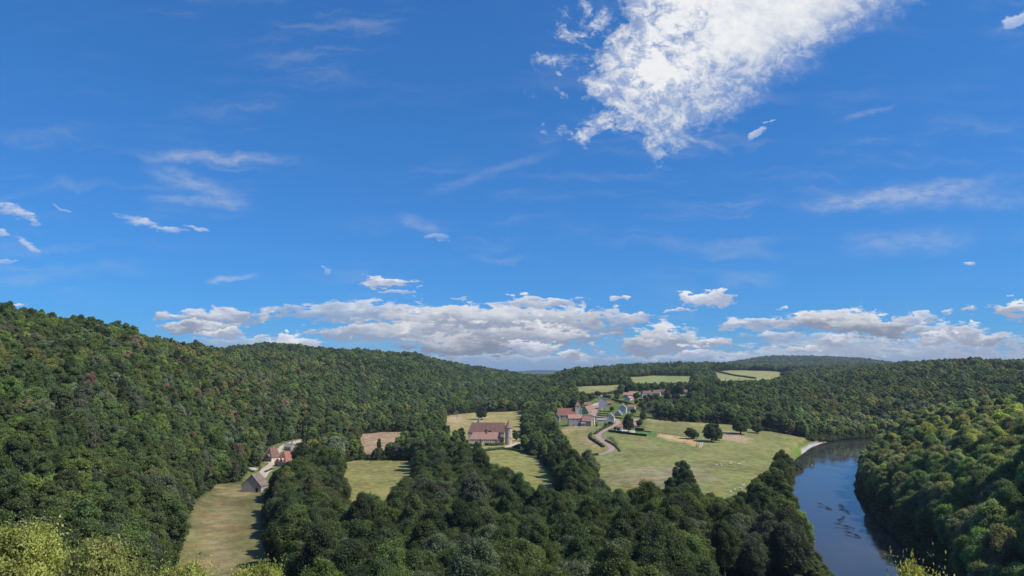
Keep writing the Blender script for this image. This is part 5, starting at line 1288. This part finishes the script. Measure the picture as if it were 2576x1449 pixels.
# ------------------------------------------------------------------ haze, sun, sky
m, T, out = new_mat('haze_air'); T.t.nodes.remove(out); out = T.n('ShaderNodeOutputMaterial')
pv = T.n('ShaderNodeVolumePrincipled'); pv.inputs['Color'].default_value = (.62, .76, 1, 1); pv.inputs['Density'].default_value = 4.5e-5; pv.inputs['Anisotropy'].default_value = .2
T.t.links.new(pv.outputs[0], out.inputs['Volume'])
zmin = float(Z.min()); zmax = float(max(Z.max() + 34, CAMZ + 5))
mb = MB(); mb.box(-60000, 60000, -400, 30000, zmin - 1.5, zmax + 3)
HAZE = True
if HAZE: tag(mb.build('haze', m), kind='stuff')
AZ, EL = math.radians(111), math.radians(50)      # azimuth from the view direction toward the right
sd = Vector((math.sin(AZ) * math.cos(EL), math.cos(AZ) * math.cos(EL), math.sin(EL)))
ld = bpy.data.lights.new('sun', 'SUN'); ld.energy = 3.6; ld.angle = math.radians(.5); ld.color = (1, .93, .82)
sun = link('sun', ld); sun.rotation_euler = (-sd).to_track_quat('-Z', 'Y').to_euler()

wd = bpy.data.worlds.new('World'); SC.world = wd; wd.use_nodes = True
T = NT(wd.node_tree); out = T.n('ShaderNodeOutputWorld'); bg = T.n('ShaderNodeBackground')
sk = T.n('ShaderNodeTexSky', sky_type='NISHITA'); sk.sun_disc = False; sk.sun_elevation = EL; sk.sun_rotation = AZ
sk.altitude = 300; sk.air_density = 1.0; sk.dust_density = .3; sk.ozone_density = 2.6
gm = T.n('ShaderNodeGamma'); gm.inputs['Gamma'].default_value = .66      # camera-like tone of the clear sky
K_ = .1 * 2 ** .4
T.set(gm.inputs['Color'], T.mix(1.0, sk.outputs[0], (.80 * K_, .86 * K_, 1.06 * K_, 1), 'MULTIPLY'))
sky = T.mix(1.0, gm.outputs[0], (.165 / K_, .49 / K_, .84 / K_, 1), 'MULTIPLY')
d = T.n('ShaderNodeTexCoord').outputs['Generated']
fw = T.vm('DOT_PRODUCT', d, (0, CP, SP)); up = T.vm('DOT_PRODUCT', d, (0, -SP, CP)); rt_ = T.vm('DOT_PRODUCT', d, (1, 0, 0))
fws = T.m('MAXIMUM', fw, .05)
X = T.m('MULTIPLY_ADD', T.m('DIVIDE', rt_, fws), F / 1000, 1.288)      # cloud chart in thousands of units: x to the right
Yv = T.m('MULTIPLY_ADD', T.m('DIVIDE', up, fws), -F / 1000, .7245)     # y downward
front = T.ss(fw, .15, .4)
PV = T.xyz(X, Yv, 0)
wn = T.noise(PV, 9, 5, .6, 0, True)
warp = T.vm('SCALE', T.vm('SUBTRACT', wn, (.5, .5, .5)), scale=.055)
flat = T.mapping(PV, (1, 2.6, 1))
wn2 = T.noise(flat, 14, 6, .62, 0, True)
warp2 = T.vm('SCALE', T.vm('SUBTRACT', wn2, (.5, .5, .5)), scale=.075)
def sepxy(v):
    s_ = T.n('ShaderNodeSeparateXYZ'); T.set(s_.inputs[0], v); return s_.outputs[0], s_.outputs[1]
cx_, cy_ = sepxy(T.vm('ADD', PV, warp))
hx_, hy_ = sepxy(T.vm('ADD', PV, warp2))
det = T.noise(PV, 34, 6, .68); det2 = T.noise(flat, 26, 5, .62); lump = T.noise(flat, 11, 4, .6)
vor = T.n('ShaderNodeTexVoronoi', feature='SMOOTH_F1'); T.set(vor.inputs['Vector'], T.vm('ADD', T.mapping(PV, (1, 1.4, 1)), warp2)); vor.inputs['Scale'].default_value = 26; vor.inputs['Detail'].default_value = 2
bil = T.ss(vor.outputs['Distance'], .05, .6, 1, 0)
col = sky
WHITE = 1 / .1 / 2 ** EXPOSURE
def W3(v, tint_=(1, 1, 1)): return tuple(v * t * WHITE for t in tint_) + (1,)
# thin cirrus veils
ci = T.noise(T.mapping(T.vm('ADD', PV, T.vm('SCALE', warp, scale=1.6)), (1.2, 9, 1), (0, 0, .12)), 2.2, 5, .6)
cim = T.m('MULTIPLY', T.ss(ci, .46, .78), T.ss(T.noise(PV, 1.9, 3, .5), .42, .62, .12, 1))
col = T.mix(T.m('MULTIPLY', T.m('MULTIPLY', cim, front), .25), col, W3(.62, (.92, .96, 1.05)))
def streak(x0, y0, x1, y1, wd_, a_, prev):
    L = math.hypot(x1 - x0, y1 - y0); ex, ey = (x1 - x0) / L, (y1 - y0) / L
    dx = T.m('SUBTRACT', cx_, x0); dy = T.m('SUBTRACT', cy_, y0)
    t = T.m('ADD', T.m('MULTIPLY', dx, ex), T.m('MULTIPLY', dy, ey)); w = T.m('ABSOLUTE', T.m('SUBTRACT', T.m('MULTIPLY', dy, ex), T.m('MULTIPLY', dx, ey)))
    al = T.m('MULTIPLY', T.ss(w, 0, wd_, 1, 0), T.m('MULTIPLY', T.ss(t, -.02, L * .3), T.ss(t, L * .6, L, 1, 0)))
    return T.mix(T.m('MULTIPLY', T.m('MULTIPLY', al, T.ss(det2, .3, .65, .3, 1)), a_), prev, W3(.68, (.95, .97, 1.02)))
for s_ in [(.33,.39,.80,.40,.020,.30), (.36,.41,.66,.53,.035,.26), (.36,.50,.66,.52,.02,.26), (1.05,.50,1.45,.36,.02,.14), (1.98,.53,2.6,.44,.03,.34), (2.0,.50,2.7,.50,.04,.22), (1.68,.32,1.85,.39,.012,.30), (.52,.705,.66,.695,.012,.5), (2.25,.27,2.1,.31,.012,.2), (1.0,.55,1.14,.59,.025,.22), (2.1,.62,2.5,.60,.05,.22), (1.8,.70,2.0,.70,.03,.15)]:
    col = streak(*s_, col)
# pale air low over the horizon
col = T.mix(T.m('MULTIPLY', T.ss(Yv, .80, .94), .35), col, W3(.58, (.74, .88, 1.06)))
def cloud(prev, cx, cy, rx, ry, thick=1.0, top=.93, bot=.50, amp=1.0, soft=.42, wx=None, rotd=0):
    a, b = wx or (hx_, hy_)
    if rotd:
        r_ = math.radians(rotd); ddx = T.m('SUBTRACT', a, cx); ddy = T.m('SUBTRACT', b, cy)
        dx = T.m('MULTIPLY', T.m('ADD', T.m('MULTIPLY', ddx, math.cos(r_)), T.m('MULTIPLY', ddy, math.sin(r_))), 1 / rx)
        dy = T.m('MULTIPLY', T.m('SUBTRACT', T.m('MULTIPLY', ddy, math.cos(r_)), T.m('MULTIPLY', ddx, math.sin(r_))), 1 / ry)
    else:
        dx = T.m('MULTIPLY_ADD', a, 1 / rx, -cx / rx); dy = T.m('MULTIPLY_ADD', b, 1 / ry, -cy / ry)
    r2 = T.m('SQRT', T.m('ADD', T.m('MULTIPLY', dx, dx), T.m('MULTIPLY', dy, dy)))
    f = T.m('SUBTRACT', T.m('MULTIPLY_ADD', det2, 1.9 * amp, T.m('MULTIPLY_ADD', bil, .5 * amp, 1.0 - 1.02 * amp)), r2)     # noise minus radius
    al = T.ss(f, .0, soft * .8)
    sh = T.m('ADD', T.m('MULTIPLY_ADD', dy, .55, .5), T.m('MULTIPLY_ADD', T.m('MULTIPLY_ADD', lump, .5, T.m('MULTIPLY', bil, .5)), -1.1, .58))
    shade = T.mix(T.ss(sh, .28, 1.02), W3(top * .98, (.975, .99, 1.02)), W3(bot * .80, (.82, .94, 1.22)))
    return T.mix(T.m('MULTIPLY', al, thick), prev, shade)
# far low banks first, nearer heaps over them
for c_ in [
 (1.30,.905,.42,.022,.6,.80,.50), (2.20,.895,.50,.038,.7,.84,.50), (1.75,.900,.25,.018,.6,.82,.50), (.62,.860,.16,.020,.6,.80,.55),
 (2.42,.868,.24,.036,.6,.86,.50), (2.10,.868,.20,.034,.6,.86,.48), (1.58,.800,.10,.020,.7,.84,.55),
 (.95,.785,.36,.028,.75,.84,.52), (1.25,.810,.42,.055,.95,.84,.46), (1.00,.835,.26,.030,.85,.80,.48), (1.20,.868,.24,.036,1,.72,.36), (1.36,.762,.12,.018,.9,.90,.60),
 (1.34,.845,.20,.035,.9,.84,.44), (1.335,.872,.09,.020,1,.93,.55),
 (.54,.795,.17,.026,.9,.88,.50), (.50,.822,.12,.020,.95,.90,.42), (.55,.838,.08,.015,.95,.93,.55), (.74,.860,.075,.030,1,.93,.66), (.66,.845,.02,.010,.9,.92,.7),
 (1.67,.852,.11,.040,.95,.90,.46), (1.61,.868,.06,.026,.95,.86,.42), (1.78,.862,.07,.022,1,.92,.50), (1.74,.885,.05,.018,1,.92,.60),
 (2.09,.806,.17,.034,1,.92,.40), (2.20,.822,.14,.034,1,.84,.36), (1.92,.812,.10,.018,.9,.90,.55), (2.36,.832,.10,.026,.8,.88,.50), (1.95,.845,.09,.018,.7,.88,.50), (2.30,.800,.07,.014,.8,.88,.60), (1.85,.818,.05,.012,.9,.90,.6),
 (2.10,.862,.05,.020,.95,.92,.50), (2.02,.880,.06,.014,.95,.90,.52), (2.43,.840,.075,.034,1,.92,.50), (2.50,.855,.05,.022,.9,.84,.42), (2.36,.850,.05,.020,.9,.88,.5),
 (2.545,.778,.055,.024,1,.93,.55), (2.44,.782,.025,.010,.95,.92,.6), (2.39,.785,.022,.008,.9,.9,.6), (2.44,.667,.020,.008,.7,.9,.6),
 (1.78,.750,.075,.026,1,.94,.62), (1.74,.748,.04,.016,1,.94,.7), (1.70,.780,.05,.007,.8,.9,.6), (1.575,.745,.013,.008,.85,.92,.7), (1.545,.748,.020,.008,.8,.9,.7),
 (.975,.714,.085,.013,1,.93,.66), (1.01,.738,.06,.006,.6,.88,.7), (1.15,.744,.022,.004,.6,.88,.7), (1.43,.892,.042,.014,1,.93,.5), (1.495,.870,.014,.009,.9,.9,.55),
 (.03,.768,.05,.007,.8,.95,.8)]:
    col = cloud(col, *c_)
for c_ in [(.04,.535,.080,.020,.7,.88,.75,1.25,.95,(cx_, cy_),25), (.075,.610,.045,.012,.7,.88,.75,1.25,.95,(cx_, cy_),20), (.0,.585,.03,.010,.6,.88,.75,1,.5,(cx_, cy_),20), (.355,.556,.075,.014,.7,.88,.75,1.25,.95,(cx_, cy_),12), (.43,.577,.055,.012,.6,.88,.75,1.25,.95,(cx_, cy_),0), (.49,.573,.045,.006,.6,.88,.75,1,.5,(cx_, cy_),8), (.025,.655,.04,.006,.4,.85,.75), (.155,.527,.03,.006,.35,.85,.75,1,.5,(cx_, cy_),25), (.82,.68,.010,.018,.25,.85,.75), (1.90,.335,.04,.010,.5,.9,.8,1,.5,(cx_, cy_),-28), (1.94,.305,.014,.008,.6,.9,.8), (2.56,.05,.05,.020,.6,.92,.8,1,.5,(cx_, cy_),-35), (1.09,.598,.045,.010,.3,.85,.75)]:
    col = cloud(col, *c_)
# the great cloud at the upper right: an edge field built of straight cuts, broken up on its left side
def cut(x0, y0, x1, y1, a=None, b=None):
    """signed distance (thousands) to the left of the line from 0 to 1, positive inside"""
    a = a or cx_; b = b or cy_; L = math.hypot(x1 - x0, y1 - y0); nx, ny_ = (y1 - y0) / L, -(x1 - x0) / L
    return T.m('ADD', T.m('MULTIPLY', a, nx), T.m('MULTIPLY_ADD', b, ny_, -(x0 * nx + y0 * ny_)))
right = cut(2.36, 0.0, 1.93, .255); right2 = cut(1.96, .225, 1.60, .43)
right = T.m('MULTIPLY', right, -1); right2 = T.m('MULTIPLY', right2, -1)
left1 = cut(1.47, .30, 1.66, .42); left2 = cut(1.425, .23, 1.53, .36); left3 = cut(1.56, .0, 1.40, .26)
left1 = left1; 
def smin(a, b, k=.05):
    nd = T.n('ShaderNodeMath', operation='SMOOTH_MIN'); T.set(nd.inputs[0], a); T.set(nd.inputs[1], b); nd.inputs[2].default_value = k; return nd.outputs[0]
SG = {'l1': 1, 'l2': 1, 'l3': 1}
def side_of(f, pxy, x0, y0, x1, y1):
    L = math.hypot(x1 - x0, y1 - y0); nx, ny_ = (y1 - y0) / L, -(x1 - x0) / L
    v = pxy[0] * nx + pxy[1] * ny_ - (x0 * nx + y0 * ny_)
    return T.m('MULTIPLY', f, 1.0 if v > 0 else -1.0)
IN = (1.72, .20)
fields = []
for ln in [(2.46, -.02, 1.97, .27), (1.99, .225, 1.64, .45), (1.40, .28, 1.70, .42), (1.365, .18, 1.455, .36), (1.50, -.05, 1.365, .24)]:
    fields.append(side_of(cut(*ln), IN, *ln))
E = fields[0]
for f_ in fields[1:]: E = smin(E, f_, .03)
# how ragged: much on the left and lower part, little on the right edge
rag = T.m('MULTIPLY', T.ss(X, 1.45, 2.0, 1, .22), 1)
low = T.ss(Yv, .10, .38, 0, .6); rag = T.m('MAXIMUM', rag, T.m('MULTIPLY', low, T.ss(X, 1.6, 2.0, 1, .5)))
big = T.noise(T.mapping(PV, (1, 1.25, 1), (0, 0, -.5)), 7.5, 6, .66, .4)
fine = T.noise(T.mapping(PV, (1, 1.3, 1), (0, 0, -.5)), 30, 6, .7, .3)
nz_ = T.m('ADD', T.m('MULTIPLY', T.m('SUBTRACT', big, .5), 2.4), T.m('MULTIPLY', T.m('SUBTRACT', fine, .5), 1.1))
dn = T.m('ADD', T.m('MULTIPLY', T.m('MINIMUM', E, .18), 5.0), T.m('MULTIPLY', T.m('MULTIPLY', nz_, rag), 1.25))
al = T.ss(dn, .0, .5)
br_ = T.m('ADD', T.m('MULTIPLY', T.ss(dn, .2, 1.1), .5), T.m('ADD', T.m('MULTIPLY', fine, .5), T.m('MULTIPLY', det, .22)))
shade = T.mix(T.ss(br_, .42, .98), W3(.66, (.90, .98, 1.14)), W3(.90, (.985, .995, 1.01)))
lace = T.m('MULTIPLY', T.ss(T.noise(T.mapping(PV, (1, 1.2, 1), (0, 0, -.6)), 22, 6, .7, .5), .42, .60, .40, 1), 1)
lace = T.m('MAXIMUM', lace, T.ss(T.m('SUBTRACT', dn, T.m('MULTIPLY', rag, .8)), .0, .5))
col = T.mix(T.m('MULTIPLY', T.m('MULTIPLY', al, lace), front), col, shade)
T.set(bg.inputs['Color'], col); bg.inputs['Strength'].default_value = .1
T.t.links.new(bg.outputs[0], out.inputs[0])
wd.cycles.sampling_method = 'MANUAL'; wd.cycles.sample_map_resolution = 256
